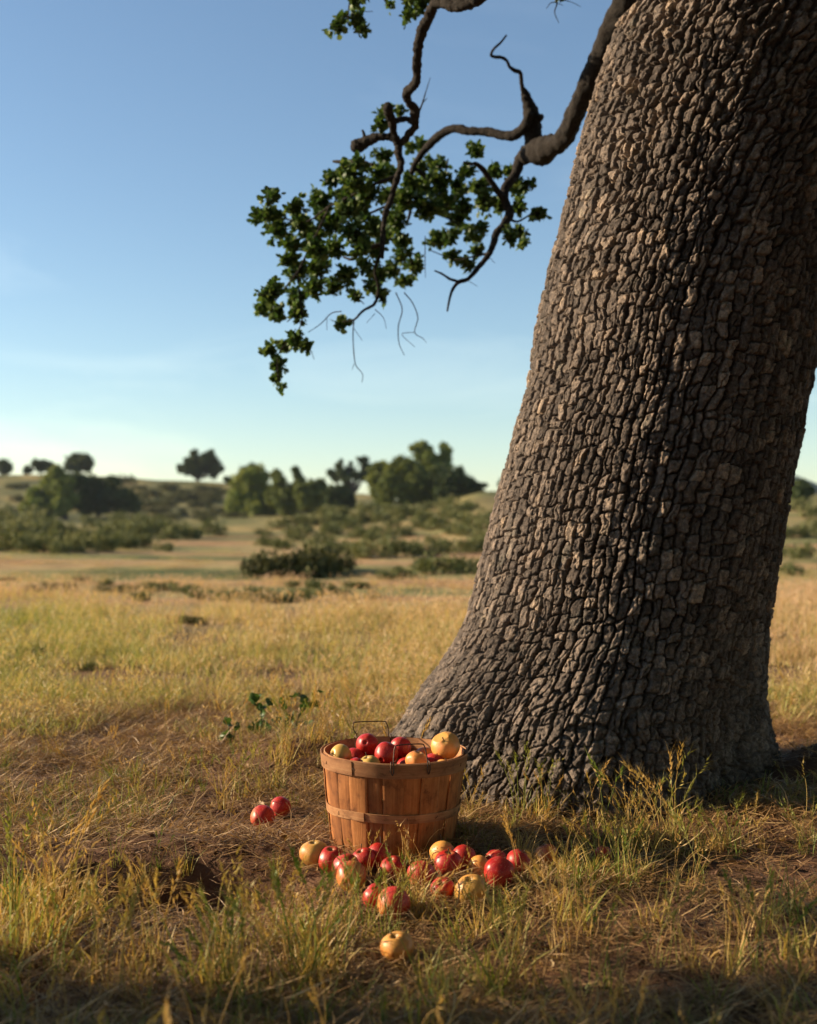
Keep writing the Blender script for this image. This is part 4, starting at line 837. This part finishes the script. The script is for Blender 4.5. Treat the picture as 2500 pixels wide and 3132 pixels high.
far_tree('dark tree sloping down at the right end of the thicket', 122, (1420, 1520), z4b([(1270, 280, 55), (1330, 310, 58), (1395, 255, 28), (1390, 320, 52), (1440, 330, 42), (1340, 390, 50), (1280, 400, 50), (1410, 395, 34), (1480, 330, 24), (1475, 390, 30), (1520, 350, 20), (1530, 385, 24), (1560, 345, 12)]), 'tree_dark', 17, 1.3)
far_tree('small tree peeping out behind the left side of the oak trunk', 118, (1545, 1505), [(1538, 1482, 12), (1548, 1474, 14), (1560, 1482, 14)], 'tree_dark', 18, .4)
far_tree('dark low tree in the gap to the right of the oak trunk', 88, (2448, 1525), [(2440, 1494, 16), (2456, 1488, 18), (2448, 1506, 20), (2470, 1500, 14)], 'tree_dark', 19, .6)

# ------------------------------------------------------------------ shrubs (one object each)
def shrub_mesh(seed, mat):
    r = np.random.default_rng(seed); L = [(r.uniform(-.5, .5), r.uniform(-.4, .4), r.uniform(.12, .34), r.uniform(.28, .45), r.uniform(.22, .34)) for _ in range(8)]
    V, Qd, t = clump_cloud(L, 620, .085, seed, .4); V[:, 2] = np.maximum(V[:, 2], -.05)
    return mesh('shrub', V, Qd, M[mat], False, {'tint': t})
SH = [shrub_mesh(40 + k, 'shrub') for k in range(5)]; SD = [shrub_mesh(50 + k, 'shrub_dark') for k in range(3)]
ORD = 'first second third fourth fifth sixth seventh eighth ninth tenth eleventh twelfth thirteenth fourteenth fifteenth sixteenth seventeenth eighteenth nineteenth twentieth twenty-first twenty-second twenty-third twenty-fourth twenty-fifth twenty-sixth twenty-seventh twenty-eighth twenty-ninth thirtieth'.split()
def shrub(px, py, wpx, label, group, dark=0, hs=1.0):
    p = on_ground(px, py); s = wpx / F * p[1] / 1.25; r = random
    o = link('shrub', (SD if dark else SH)[r.randrange(3 if dark else 5)]); o.location = (p[0], p[1], p[2] + .03 * s); o.rotation_euler = (0, 0, r.uniform(0, 6.28)); o.scale = (s, s, s * hs * .85 * r.uniform(.8, 1.15))
    tag(o, label, 'shrub', group)
def shrub_rows(lst, cuts, names, what, group, dark=0, hs=1.0):
    """cuts: rows of the picture that part the band into rows, farthest first; each shrub is told by its place in its row"""
    rows = [[] for _ in names]
    for s_ in lst: rows[sum(s_[1] > c for c in cuts)].append(s_)
    for nm, row in zip(names, rows):
        row.sort()
        for k, s_ in enumerate(row):
            w_ = 'leftmost' if k == 0 else 'rightmost' if k == len(row) - 1 else ORD[k] + ' from left,'
            shrub(s_[0], s_[1], s_[2], '%s %s %s' % (w_, what, nm), group, dark, hs)
rs_ = np.random.default_rng(404)
def more(n, x0, x1, y0, y1, w0, w1):
    return [(float(rs_.uniform(x0, x1)), float(rs_.uniform(y0, y1)), float(rs_.uniform(w0, w1))) for _ in range(n)]
hb = [(x_, y_) for x_, y_, _ in more(26, 290, 740, 1512, 1595, 40, 60)] + [(40, 1500), (70, 1530), (420, 1500), (470, 1520), (520, 1505), (560, 1530), (640, 1518), (640, 1535), (690, 1520), (500, 1550), (560, 1565), (610, 1560), (660, 1570), (450, 1560), (30, 1570), (60, 1495), (720, 1505), (380, 1490), (430, 1530), (520, 1500), (650, 1500), (590, 1540), (1180, 1530), (470, 1585), (620, 1590)]
shrub_rows([(x_ + float(rs_.uniform(-12, 12)), y_ + float(rs_.uniform(-8, 8)), float(rs_.uniform(34, 78))) for x_, y_ in hb], [1515, 1545], ['high on the hill under the ridge', 'halfway up the hill under the ridge', 'low on the hill under the ridge'], 'hill bush', 'bushes on the hill under the ridge', 1, .9)
g1 = 'sage shrubs in the left field'
shrub_rows([(30, 1682, 100), (90, 1690, 90), (150, 1684, 100), (205, 1690, 90), (262, 1688, 95), (320, 1686, 100), (380, 1680, 90), (430, 1674, 70), (60, 1650, 90), (130, 1642, 80), (190, 1646, 80), (420, 1645, 90), (470, 1640, 90), (540, 1650, 80), (600, 1648, 70), (645, 1640, 80), (330, 1642, 70), (260, 1650, 60), (20, 1640, 70), (110, 1662, 80), (240, 1668, 80), (350, 1660, 80), (500, 1625, 70)] + more(26, 0, 560, 1605, 1700, 50, 90), [1632, 1655, 1675], ['in the farthest row of the left field', 'in the second row across the left field', 'in the third row across the left field', 'in the nearest row across the left field'], 'olive sage shrub', g1, 0, 1.5)
g2 = 'sage shrubs on the right slope'
shrub_rows([(811, 1668, 60), (870, 1680, 80), (905, 1655, 60), (870, 1615, 70), (920, 1608, 70), (960, 1606, 70), (1010, 1606, 70), (1070, 1622, 70), (1110, 1600, 70), (1160, 1598, 80), (1200, 1615, 60), (1250, 1580, 80), (1300, 1600, 70), (1340, 1620, 80), (1380, 1580, 70), (1420, 1600, 70), (1460, 1605, 80), (1500, 1590, 60), (1370, 1560, 70), (1300, 1560, 60), (1050, 1585, 60), (1120, 1570, 60), (1200, 1570, 60), (1430, 1560, 60), (1010, 1640, 70), (1150, 1635, 70), (1240, 1640, 70), (1440, 1630, 70)] + more(46, 790, 1550, 1560, 1672, 42, 72), [1575, 1602, 1625], ['on the top of the slope left of the trunk', 'in the second row of the slope', 'in the third row of the slope', 'in the lowest row of the slope'], 'pale olive shrub', g2, 0, 1.3)
g3 = 'taller shrubs at the foot of the right slope'
shrub_rows([(980, 1702, 90), (1030, 1692, 90), (1090, 1702, 100), (1140, 1707, 100), (1200, 1702, 100), (1260, 1697, 90), (1320, 1697, 90), (1390, 1692, 90), (1450, 1692, 100), (1500, 1682, 90), (1180, 1775, 60), (1240, 1770, 80), (1310, 1757, 110), (1380, 1752, 110), (1440, 1755, 110)], [1730], ['in the row at the foot of the slope', 'in the near row beside the trunk edge'], 'dense green shrub', g3, 0, 1.35)
shrub_rows([(785, 1758, 100), (840, 1762, 140), (905, 1768, 160), (980, 1760, 150), (1035, 1745, 100)], [], ['over the ditch in mid field'], 'dark brown brush clump', 'dark brush over the ditch', 1, 1.5)
shrub_rows([(100, 1815, 80), (180, 1812, 90), (320, 1812, 70), (400, 1812, 80), (250, 1780, 50), (30, 1780, 50)], [1800], ['on the upper left field bank', 'on the lower left field bank'], 'low dark brush', 'low brush along the left bank', 1, .8)
shrub_rows([(450, 1800, 60), (510, 1806, 80), (560, 1815, 60), (620, 1832, 80), (700, 1838, 90), (790, 1842, 90), (860, 1842, 80), (925, 1838, 90), (1010, 1820, 80), (1080, 1800, 60), (960, 1800, 60)] + more(16, 250, 1150, 1790, 1850, 40, 75), [1812], ['in the far strip before the ditch', 'in the near strip before the ditch'], 'small green weedy bush', 'low bushes in front of the ditch', 0, 1.0)
shrub(545, 1905, 60, 'small leafy bush standing alone in the field, left one of the touching pair', 'lone pair of field bushes')
shrub(592, 1912, 70, 'dark small bush standing in open field, right one of the touching pair', 'lone pair of field bushes', 1)
shrub(90, 2010, 90, 'wispy green weed bush in the meadow near the left edge', None, 0, .9)
shrub(262, 2052, 60, 'small dark green weed in the meadow right of the wispy left-edge bush', None, 0, 1.0)
shrub(1440, 1905, 50, 'faint weed bush in the meadow just left of the trunk', None, 0, .8)
g4 = 'shrubs right of the oak trunk'
shrub_rows([(2425, 1562, 80), (2480, 1582, 70), (2400, 1645, 80), (2475, 1645, 80), (2390, 1705, 60), (2460, 1708, 80), (2412, 1760, 80), (2500, 1620, 70)], [1600, 1680], ['on the upper slope right of the trunk', 'on the middle slope right of the trunk', 'on the lower slope right of the trunk'], 'olive shrub', g4, 0, 1.3)
# ------------------------------------------------------------------ grass
LIB = bpy.data.collections.new('grass_library')          # source tufts, never linked to the scene
def blades(n, rad, h, wd, lean, bend, seed, segs=4, tint=(0, 1), droop=0.0, flat=0.0, zmin=-.01):
    r = np.random.default_rng(seed); mb = MB()
    a = r.uniform(0, 2 * math.pi, n); R = rad * np.sqrt(r.random(n)); bx, by = R * np.cos(a), R * np.sin(a)
    hh = r.uniform(*h, size=n); az_ = r.uniform(0, 2 * math.pi, n); th0 = np.abs(r.normal(0, lean, n)) ; bd = r.normal(bend, bend * .6 + .05, n)
    ww = r.uniform(*wd, size=n); tn = r.uniform(*tint, size=n)
    S = np.linspace(0, 1, segs + 1); th = th0[:, None] + bd[:, None] * S[None] ** 1.5 + droop * S[None] ** 4
    if flat: th = np.full_like(th, math.pi / 2 - .12) + r.normal(0, .12, (n, 1)) + .25 * np.sin(S[None] * 3 + r.uniform(0, 6, (n, 1)))
    azs = az_[:, None] + r.normal(0, .35, (n, 1)) * S[None] * (3 if flat else 1)
    ds = hh[:, None] / segs
    dx = np.sin(th) * np.cos(azs) * ds; dy = np.sin(th) * np.sin(azs) * ds; dz = np.cos(th) * ds
    X = bx[:, None] + np.cumsum(np.hstack([np.zeros((n, 1)), dx[:, 1:]]), 1); Y = by[:, None] + np.cumsum(np.hstack([np.zeros((n, 1)), dy[:, 1:]]), 1)
    Z = (r.uniform(.0, .018, (n, 1)) if flat else zmin) + np.cumsum(np.hstack([np.zeros((n, 1)), dz[:, 1:]]), 1); 
    wid = ww[:, None] * np.array([.8, 1, .9, .6, .12] if segs == 4 else np.interp(np.linspace(0, 1, segs + 1), [0, .25, .6, 1], [.8, 1, .75, .1]))[None] / 2
    fa = az_ + math.pi / 2 + r.normal(0, .9, n); sx, sy = np.cos(fa)[:, None] * wid, np.sin(fa)[:, None] * wid
    V = np.stack([np.stack([X - sx, Y - sy, Z], -1), np.stack([X + sx, Y + sy, Z + wid * .4], -1)], 2).reshape(-1, 3)
    b0 = (np.arange(n) * (segs + 1) * 2)[:, None]; s_ = (np.arange(segs) * 2)[None]; q = (b0 + s_)[..., None] + np.array([0, 1, 3, 2])
    mb.add(V, q.reshape(-1, 4), None, np.repeat(tn, (segs + 1) * 2)); return mb
def lib(name, mb, mat):
    o = bpy.data.objects.new(name, mb.mesh(name, M[mat], False)); 
    return o
def seedhead(mb, base, top, r, tint, kind=0):
    """spike of overlapping spikelets with awns along the upper stem"""
    d = top - base; L = np.linalg.norm(d); d = d / L; k = int(L / .0035) if kind == 0 else int(L / .007)
    for i in range(k):
        f = i / k; p = base + d * L * f; a = r.uniform(0, 6.28); s_ = np.cross(d, [math.cos(a), math.sin(a), .3]); s_ /= np.linalg.norm(s_)
        w_ = .0012 + .0011 * math.sin(f * 3.0); ln = r.uniform(.009, .014); o = (s_ * (.42 if kind == 0 else .7) + d); o /= np.linalg.norm(o); b_ = np.cross(o, s_); b_ /= np.linalg.norm(b_)
        p0 = p + s_ * .0006; mb.add([p0, p0 + o * ln * .45 + b_ * w_, p0 + o * ln, p0 + o * ln * .45 - b_ * w_], [(0, 1, 2, 3)], None, tint)
        mb.add([p0, p0 + o * ln * .45 + s_ * w_, p0 + o * ln, p0 + o * ln * .45 - s_ * w_ * .3], [(0, 1, 2, 3)], None, tint)
        q = p0 + o * ln; e = q + (o + s_ * .25) * r.uniform(.010, .022); mb.add([q - b_ * .00022, q + b_ * .00022, e], None, [(0, 1, 2)], min(1, tint + .15))
def stalks(n, rad, h, seed, tint, kind=0, lean=.25):
    r = np.random.default_rng(seed); mb = blades(n * 3, rad * 1.2, (h[0] * .3, h[1] * .6), (.002, .0035), .3, .5, seed + 1, tint=(max(0, tint - .2), tint + .15))
    for i in range(n):
        a = r.uniform(0, 6.28); R = rad * math.sqrt(r.random()); p = np.array([R * math.cos(a), R * math.sin(a), -.01]); hh = r.uniform(*h); la = r.uniform(0, 6.28); ln = abs(r.normal(0, lean)); bd = r.uniform(.1, .7)
        pts = [p]
        for k in range(6):
            t = ln + bd * (k / 5) ** 2; pts.append(pts[-1] + np.array([math.sin(t) * math.cos(la), math.sin(t) * math.sin(la), math.cos(t)]) * hh / 6)
        pts = np.array(pts); tt = float(np.clip(tint + r.uniform(-.15, .15), 0, 1)); tube(mb, pts, np.linspace(.0011, .0006, 7), 4, 2, 0, tt, False)
        seedhead(mb, pts[-1], pts[-1] + (pts[-1] - pts[-2]) / np.linalg.norm(pts[-1] - pts[-2]) * r.uniform(.03, .06), r, tt, kind)
    return mb
def scatter(name, label, objs, pos, ids, rot, scl, hue):
    col = bpy.data.collections.new(name + '_source')
    for k, o in enumerate(objs): o.name = '%s_%02d' % (name, k); col.objects.link(o)
    me = bpy.data.meshes.new(name); n = len(pos); me.vertices.add(n); me.vertices.foreach_set('co', np.asarray(pos, np.float32).ravel())
    a = me.attributes.new('id_', 'INT', 'POINT'); a.data.foreach_set('value', np.asarray(ids, np.int32))
    a = me.attributes.new('rot_', 'FLOAT_VECTOR', 'POINT'); a.data.foreach_set('vector', np.asarray(rot, np.float32).ravel())
    a = me.attributes.new('scl_', 'FLOAT_VECTOR', 'POINT'); a.data.foreach_set('vector', np.asarray(scl, np.float32).ravel())
    a = me.attributes.new('hue', 'FLOAT', 'POINT'); a.data.foreach_set('value', np.asarray(hue, np.float32))
    o = link(name, me); tag(o, label, None, None, 'stuff')
    g = bpy.data.node_groups.new(name, 'GeometryNodeTree'); g.interface.new_socket('Geometry', in_out='INPUT', socket_type='NodeSocketGeometry'); g.interface.new_socket('Geometry', in_out='OUTPUT', socket_type='NodeSocketGeometry')
    gi, go = g.nodes.new('NodeGroupInput'), g.nodes.new('NodeGroupOutput'); iop = g.nodes.new('GeometryNodeInstanceOnPoints'); ci = g.nodes.new('GeometryNodeCollectionInfo')
    ci.inputs[0].default_value = col; ci.inputs[1].default_value = True; ci.inputs[2].default_value = True
    def na(nm, typ):
        x = g.nodes.new('GeometryNodeInputNamedAttribute'); x.data_type = typ; x.inputs[0].default_value = nm; return [s for s in x.outputs if s.enabled][0]
    g.links.new(gi.outputs[0], iop.inputs['Points']); g.links.new(ci.outputs[0], iop.inputs['Instance']); iop.inputs['Pick Instance'].default_value = True
    g.links.new(na('id_', 'INT'), iop.inputs['Instance Index'])
    e2r = g.nodes.new('FunctionNodeEulerToRotation'); g.links.new(na('rot_', 'FLOAT_VECTOR'), e2r.inputs[0]); g.links.new(e2r.outputs[0], iop.inputs['Rotation'])
    g.links.new(na('scl_', 'FLOAT_VECTOR'), iop.inputs['Scale']); g.links.new(iop.outputs[0], go.inputs[0])
    md = o.modifiers.new('scatter', 'NODES'); md.node_group = g
    return o
r = np.random.default_rng(99)
AP = np.array([(a[0], a[1], a[3]) for a in APPLES[:len(ground_apples)]])
def scatter_points(dens, d0, d1, margin=.35, r=r):
    """uniform points per square metre over the strip the camera overlooks (wider than the frame)"""
    n = int(dens * sum((.72 * d + 2 * margin) * .1 for d in np.arange(d0, d1, .1)))
    D = np.sqrt(r.uniform((d0 + 1.39 * margin) ** 2, (d1 + 1.39 * margin) ** 2, n)) - 1.39 * margin; x = r.uniform(-1, 1, n) * (.36 * D + margin); return x, D
def clear(x, y, pad_apple=.012, pad_front=.0):
    k = np.ones(len(x), bool)
    for (ax_, ay, ar) in AP:
        if ay < 2.5 and pad_apple > 0: k &= ~((np.abs(x - ax_) < .05) & (y < ay) & (y > ay - .25))
        k &= (np.hypot(x - ax_, y - ay) > ar + pad_apple) & ~((np.abs(x - ax_) < ar * 1.1) & (y < ay) & (y > ay - .13) & (hash3(np.floor(x * 400), np.floor(y * 400), x * 0) < .8) & (pad_apple > 0))
    k &= np.hypot(x - BX, y - BY) > .165
    tx = trunk_axis(np.full(len(x), .05)); R = trunk_rad(np.full(len(x), .05)); k &= ((x - tx) / R) ** 2 + ((y - TREE_D) / (R * .98)) ** 2 > 1.0
    return k
def bare(x, y):
    """0 = soil shows, 1 = grass"""
    b_ = .34 + 1.0 * fbm(x * 1.7 + 4, y * 1.7, o=3, seed=200)
    b_ = b_ - 2.2 * gauss(x, y, -.60, 2.86, .42, .25) - .9 * gauss(x, y, -.50, 3.12, .34, .10) - .8 * gauss(x, y, -.40, 3.25, .22, .2) - 1.2 * gauss(x, y, -.36, 4.2, .26, .17) - 1.0 * gauss(x, y, -.1, 4.35, .2, .1)
    b_ = b_ - 1.2 * gauss(x, y, .95, 3.15, .5, .16) - .8 * gauss(x, y, .25, 2.95, .3, .12) - .7 * gauss(x, y, .45, 2.35, .35, .14) - .9 * gauss(x, y, 1.4, 3.9, .3, .22) - .5 * gauss(x, y, .9, 2.75, .5, .2)
    b_ = b_ + .8 * gauss(x, y, .46, 2.88, .17, .13) + .5 * gauss(x, y, -.75, 2.35, .3, .2) + .6 * sstep(4.6, 5.5, y) + .25 * sstep(2.5, 2.0, y)
    return np.clip(b_, 0, 1)
def put(name, label, objs, dens, d0, d1, scl, thr, hue_f, tilt=.12, margin=1.1, pad=.012, weight=None):
    x, y = scatter_points(dens, d0, d1, margin); k = clear(x, y, pad); p = bare(x, y); pr = thr(p, x, y); k &= r.random(len(x)) < pr; x, y = x[k], y[k]; n = len(x)
    pos = np.stack([x, y, H(x, y)], 1); ids = r.choice(len(objs), n, p=weight); rot = np.stack([r.normal(0, tilt, n), r.normal(0, tilt, n), r.uniform(0, 6.28, n)], 1)
    s = r.uniform(*scl, size=n); sv = np.stack([s, s, s * r.uniform(.75, 1.2, n)], 1); return scatter(name, label, objs, pos, ids, rot, sv, np.clip(hue_f(x, y) + r.normal(0, .10, n), 0, 1))
hue_n = lambda x, y: .5 + .45 * fbm(x * 1.3, y * 1.3, o=2, seed=300)
# dry litter lying on the soil
put('straw_litter', 'flattened dry straw lying over the soil', [lib('a', blades(34, .055, (.02, .10), (.0012, .0032), 0, 0, 400 + k, 4, (0, 1), flat=1), 'litter') for k in range(6)],
    1300, 1.5, 5.6, (.8, 1.3), lambda p, x, y: .16 + .84 * p, lambda x, y: np.full(len(x), .45), .10, pad=-.01)
# short dry tufts
put('dry_grass', 'short dry golden grass in front of the oak', [lib('a', blades(22, .032, (.012, .055), (.0012, .0030), .75, 1.2, 420 + k, 4, (.35, 1)), 'grass') for k in range(8)],
    560, 1.5, 5.8, (.6, 1.15), lambda p, x, y: .04 + .96 * p ** 1.3, lambda x, y: .57 + .45 * (hue_n(x, y) - .5), .18)
# green tufts
put('green_grass', 'green grass blades mixed among the dry ones', [lib('a', blades(12, .020, (.03, .10), (.0018, .0036), .32, .7, 440 + k, 4, (0, .5)), 'grass') for k in range(8)],
    420, 1.45, 5.8, (.6, 1.1), lambda p, x, y: np.clip(p * 1.4 - .25, 0, 1) * np.clip(.5 + 1.2 * fbm(x * 1.9, y * 1.9, o=2, seed=310), .04, 1), lambda x, y: .08 + .3 * hue_n(x, y), .15)
# seeding stalks
so_ = [lib('a', stalks(3, .02, (.07, .15), 460 + k, .25 + .1 * k, k % 2), 'grass') for k in range(6)]
put('seeding_grass', 'wild barley and brome seed stalks', so_, 40, 1.45, 5.8, (.6, 1.15), lambda p, x, y: np.clip(p * 1.3 - .1, 0, 1), lambda x, y: .35 + .5 * hue_n(x, y), .18)
# the tall clump in front of the oak, the tufts at the lower left and other pictured clumps
cl = []
for (px, py, sx, sy, k, h0, h1) in [(1860, 2700, .10, .06, 20, .7, 1.2), (1950, 2600, .06, .04, 9, .9, 1.4), (1780, 2640, .09, .05, 7, .6, 1.1), (2150, 2600, .14, .05, 12, .5, .9), (2350, 2610, .12, .05, 8, .5, .9), (1560, 2500, .10, .04, 7, .8, 1.4), (1440, 2440, .05, .05, 6, .9, 1.7), (1990, 2570, .06, .03, 4, 1.1, 1.5), (1640, 2470, .05, .03, 8, 1.1, 1.9), (1700, 2490, .10, .03, 9, .6, 1.1), (130, 2830, .06, .08, 15, 1.0, 1.9), (40, 2880, .06, .1, 8, 1.0, 1.7), (480, 2740, .04, .02, 4, .5, .8), (950, 2900, .15, .05, 20, .8, 1.2), (1150, 2690, .02, .02, 5, .6, .9), (1310, 2800, .14, .05, 24, .6, 1.0), (1500, 2850, .12, .06, 16, .7, 1.1),
      (700, 3000, .25, .06, 12, .9, 1.4), (1500, 3050, .4, .05, 18, .9, 1.5), (250, 3050, .2, .06, 12, .9, 1.4), (2200, 2950, .25, .1, 14, .8, 1.3), (860, 2320, .05, .05, 8, .8, 1.3), (1000, 2330, .05, .1, 12, .9, 1.3), (760, 2420, .2, .1, 22, .7, 1.1), (1290, 2330, .02, .02, 4, 1.2, 2.0), (1480, 2330, .05, .03, 7, 1.2, 1.9)]:
    p = on_ground(px, py, lo=1.4, hi=9)
    for _ in range(k): cl.append((p[0] + r.normal(0, sx), p[1] + r.normal(0, sy), r.uniform(h0, h1)))
cl = np.array(cl); cl = cl[clear(cl[:, 0], cl[:, 1])]; n = len(cl)
objs = [lib('a', stalks(4, .028, (.08, .14), 480 + k, .25 + .2 * (k % 4), k % 2, .2), 'grass') for k in range(8)] + [lib('a', blades(22, .03, (.06, .14), (.0018, .0036), .25, .6, 490 + k, 4, (.1, .9)), 'grass') for k in range(4)]
scatter('tall_grass', 'taller grass clumps with seed heads in front of the trunk and at the lower left', objs, np.stack([cl[:, 0], cl[:, 1], H(cl[:, 0], cl[:, 1])], 1), r.integers(0, len(objs), n), np.stack([r.normal(0, .12, n), r.normal(0, .12, n), r.uniform(0, 6.28, n)], 1), np.repeat(cl[:, 2:3], 3, 1), np.clip(r.normal(.40, .22, n), 0, 1))
# the meadow behind: deeper patches, thinning and coarsening with distance
def patch(seed, n=150, rad=.26, h=(.08, .24), wd=(.003, .006), heads=26):
    mb = blades(n, rad, h, wd, .35, .7, seed, 3, (.0, 1)); rr = np.random.default_rng(seed)
    for _ in range(heads):      # pale feathery heads
        a = rr.uniform(0, 6.28); R = rad * math.sqrt(rr.random()); p = np.array([R * math.cos(a), R * math.sin(a), rr.uniform(h[0] * 1.1, h[1] * 1.05)]); d = np.array([rr.normal(0, .5), rr.normal(0, .5), .8]); d /= np.linalg.norm(d)
        for k in range(5):
            s_ = rr.normal(size=3); s_ /= np.linalg.norm(s_); q = p + d * k * .011; o = d + s_ * .5; b_ = np.cross(o, s_) * .0035
            mb.add([q, q + o * .012 + b_, q + o * .027, q + o * .012 - b_], [(0, 1, 2, 3)], None, rr.uniform(.7, 1))
    return mb
mo = [lib('a', patch(500 + k), 'meadow') for k in range(7)]
def meadow_hue(x, y):
    g = fbm(x * .28 + 2, y * .20, o=3, seed=320); h_ = .50 + .55 * g + .16 * sstep(9, 14, y)
    return h_ - .28 * gauss(x, y, .3, 7.8, 1.3, 1.8) - .15 * gauss(x, y, -1.2, 5.6, .8, .5)
X, Y, S = [], [], []
for (d0, d1, dens, sc0, sc1) in [(4.7, 8, 17, .55, .9), (8, 14, 9, .8, 1.15), (14, 26, 5.0, 1.0, 1.5), (26, 60, 1.7, 1.2, 1.8)]:
    x, y = scatter_points(dens, d0, d1, 1.6); X.append(x); Y.append(y); S.append(r.uniform(sc0, sc1, len(x)))
x, y, s = np.concatenate(X), np.concatenate(Y), np.concatenate(S); k = clear(x, y, .0) & (bare(x, y) > .3)
k &= ~((fbm(x / 9 + 3, y / 3.2, o=3, seed=330) > .42 - .35 * sstep(13, 22, y)) & (y > 10)) & (r.random(len(x)) > .45 * sstep(10, 20, y) + .3 * sstep(30, 55, y))
k &= ~((np.abs(y - (19.5 + .5 * np.sin(x * .5) + .05 * x)) < .9) & (x < .8)); x, y, s = x[k], y[k], s[k]; n = len(x)
hgt = s * (1 - .86 * sstep(8.5, 20, y)) * (.55 + .45 * sstep(4.7, 7, y))
scatter('meadow_grass', 'soft dry meadow of golden and green grass spreading behind the oak', mo, np.stack([x, y, H(x, y)], 1), r.integers(0, len(mo), n), np.stack([r.normal(0, .06, n), r.normal(0, .06, n), r.uniform(0, 6.28, n)], 1), np.stack([s, s, hgt], 1), np.clip(meadow_hue(x, y) + r.normal(0, .08, n), 0, 1))
# small stones and clods on the bare soil
def clod():
    mb = MB(); t = (1 + 5 ** .5) / 2; import itertools
    bm_v = []; 
    ph = np.linspace(0, math.pi, 6)[1:-1]; th_ = np.linspace(0, 2 * math.pi, 8, endpoint=False); rr = np.random.default_rng(int(r.integers(1e6)))
    V = [(math.sin(a) * math.cos(b_), math.sin(a) * math.sin(b_), math.cos(a)) for a in ph for b_ in th_]; V = np.array(V + [(0, 0, 1), (0, 0, -1)]) * rr.uniform(.65, 1.15, (34, 1)) * .006
    q = [(i * 8 + j, (i + 1) * 8 + j, (i + 1) * 8 + (j + 1) % 8, i * 8 + (j + 1) % 8) for i in range(3) for j in range(8)]; tt = [(32, j, (j + 1) % 8) for j in range(8)] + [(33, 24 + (j + 1) % 8, 24 + j) for j in range(8)]
    mb.add(V, q, tt); return mb
x, y = scatter_points(900, 1.6, 5, .8); k = clear(x, y, 0) & (r.random(len(x)) < .25 + .75 * (1 - bare(x, y))); x, y = x[k], y[k]; n = len(x); s = r.uniform(.25, 1.0, n) ** 2 * 1.6
scatter('soil_crumbs', 'crumbs and clods of brown soil', [lib('a', clod(), 'ground') for _ in range(5)], np.stack([x, y, H(x, y)], 1), r.integers(0, 5, n), r.uniform(0, 6.28, (n, 3)), np.stack([s, s, s * .7], 1), np.zeros(n))

# ------------------------------------------------------------------ air between here and the ridge
def haze_box():
    x0, x1, y0, y1, z0, z1 = -420., 420., -60., 560., -12., 24.
    V = [(x, y, z) for z in (z0, z1) for y in (y0, y1) for x in (x0, x1)]
    me = mesh('haze', V, np.array([(0, 2, 3, 1), (4, 5, 7, 6), (0, 1, 5, 4), (2, 6, 7, 3), (0, 4, 6, 2), (1, 3, 7, 5)]), None, False)
    m = bpy.data.materials.new('air_haze'); m.use_nodes = True; n = m.node_tree; n.nodes.clear(); o_ = n.nodes.new('ShaderNodeOutputMaterial'); v = n.nodes.new('ShaderNodeVolumePrincipled')
    v.inputs['Color'].default_value = (.80, .88, 1.0, 1); v.inputs['Density'].default_value = .00013; v.inputs['Anisotropy'].default_value = .2
    n.links.new(v.outputs[0], o_.inputs['Volume']); me.materials.append(m)
    tag(link('haze', me), 'thin pale haze in the air between the oak and the far ridge', None, None, 'stuff')
HAZE = 1
if HAZE: haze_box()

# fallen oak leaves on the ground
def dead_leaf(k):
    rr = np.random.default_rng(900 + k); V = LV.copy(); V[:, 1] -= .5; V[:, 2] = V[:, 2] * 1.4 + .35 * V[:, 0] ** 2 * rr.uniform(-3, 5) + rr.uniform(-.5, .7) * V[:, 1] ** 2; V *= rr.uniform(.028, .042); mb = MB(); mb.add(V, LQ, None, rr.uniform(0, 1)); return mb
x, y = scatter_points(55, 1.6, 5.4, .3); k = clear(x, y, -.02) & (r.random(len(x)) < .25 + .5 * (1 - bare(x, y)) + .5 * gauss(x, y, .8, 3.3, 1.0, .6)); x, y = x[k], y[k]; n = len(x); s = r.uniform(.7, 1.15, n)
scatter('leaf_litter', 'curled brown oak leaves fallen on the ground', [lib('a', dead_leaf(_), 'litter') for _ in range(7)], np.stack([x, y, H(x, y) + .010], 1), r.integers(0, 7, n), np.stack([r.normal(0, .35, n), r.normal(0, .35, n), r.uniform(0, 6.28, n)], 1), np.stack([s, s, s], 1), r.uniform(0, .55, n))
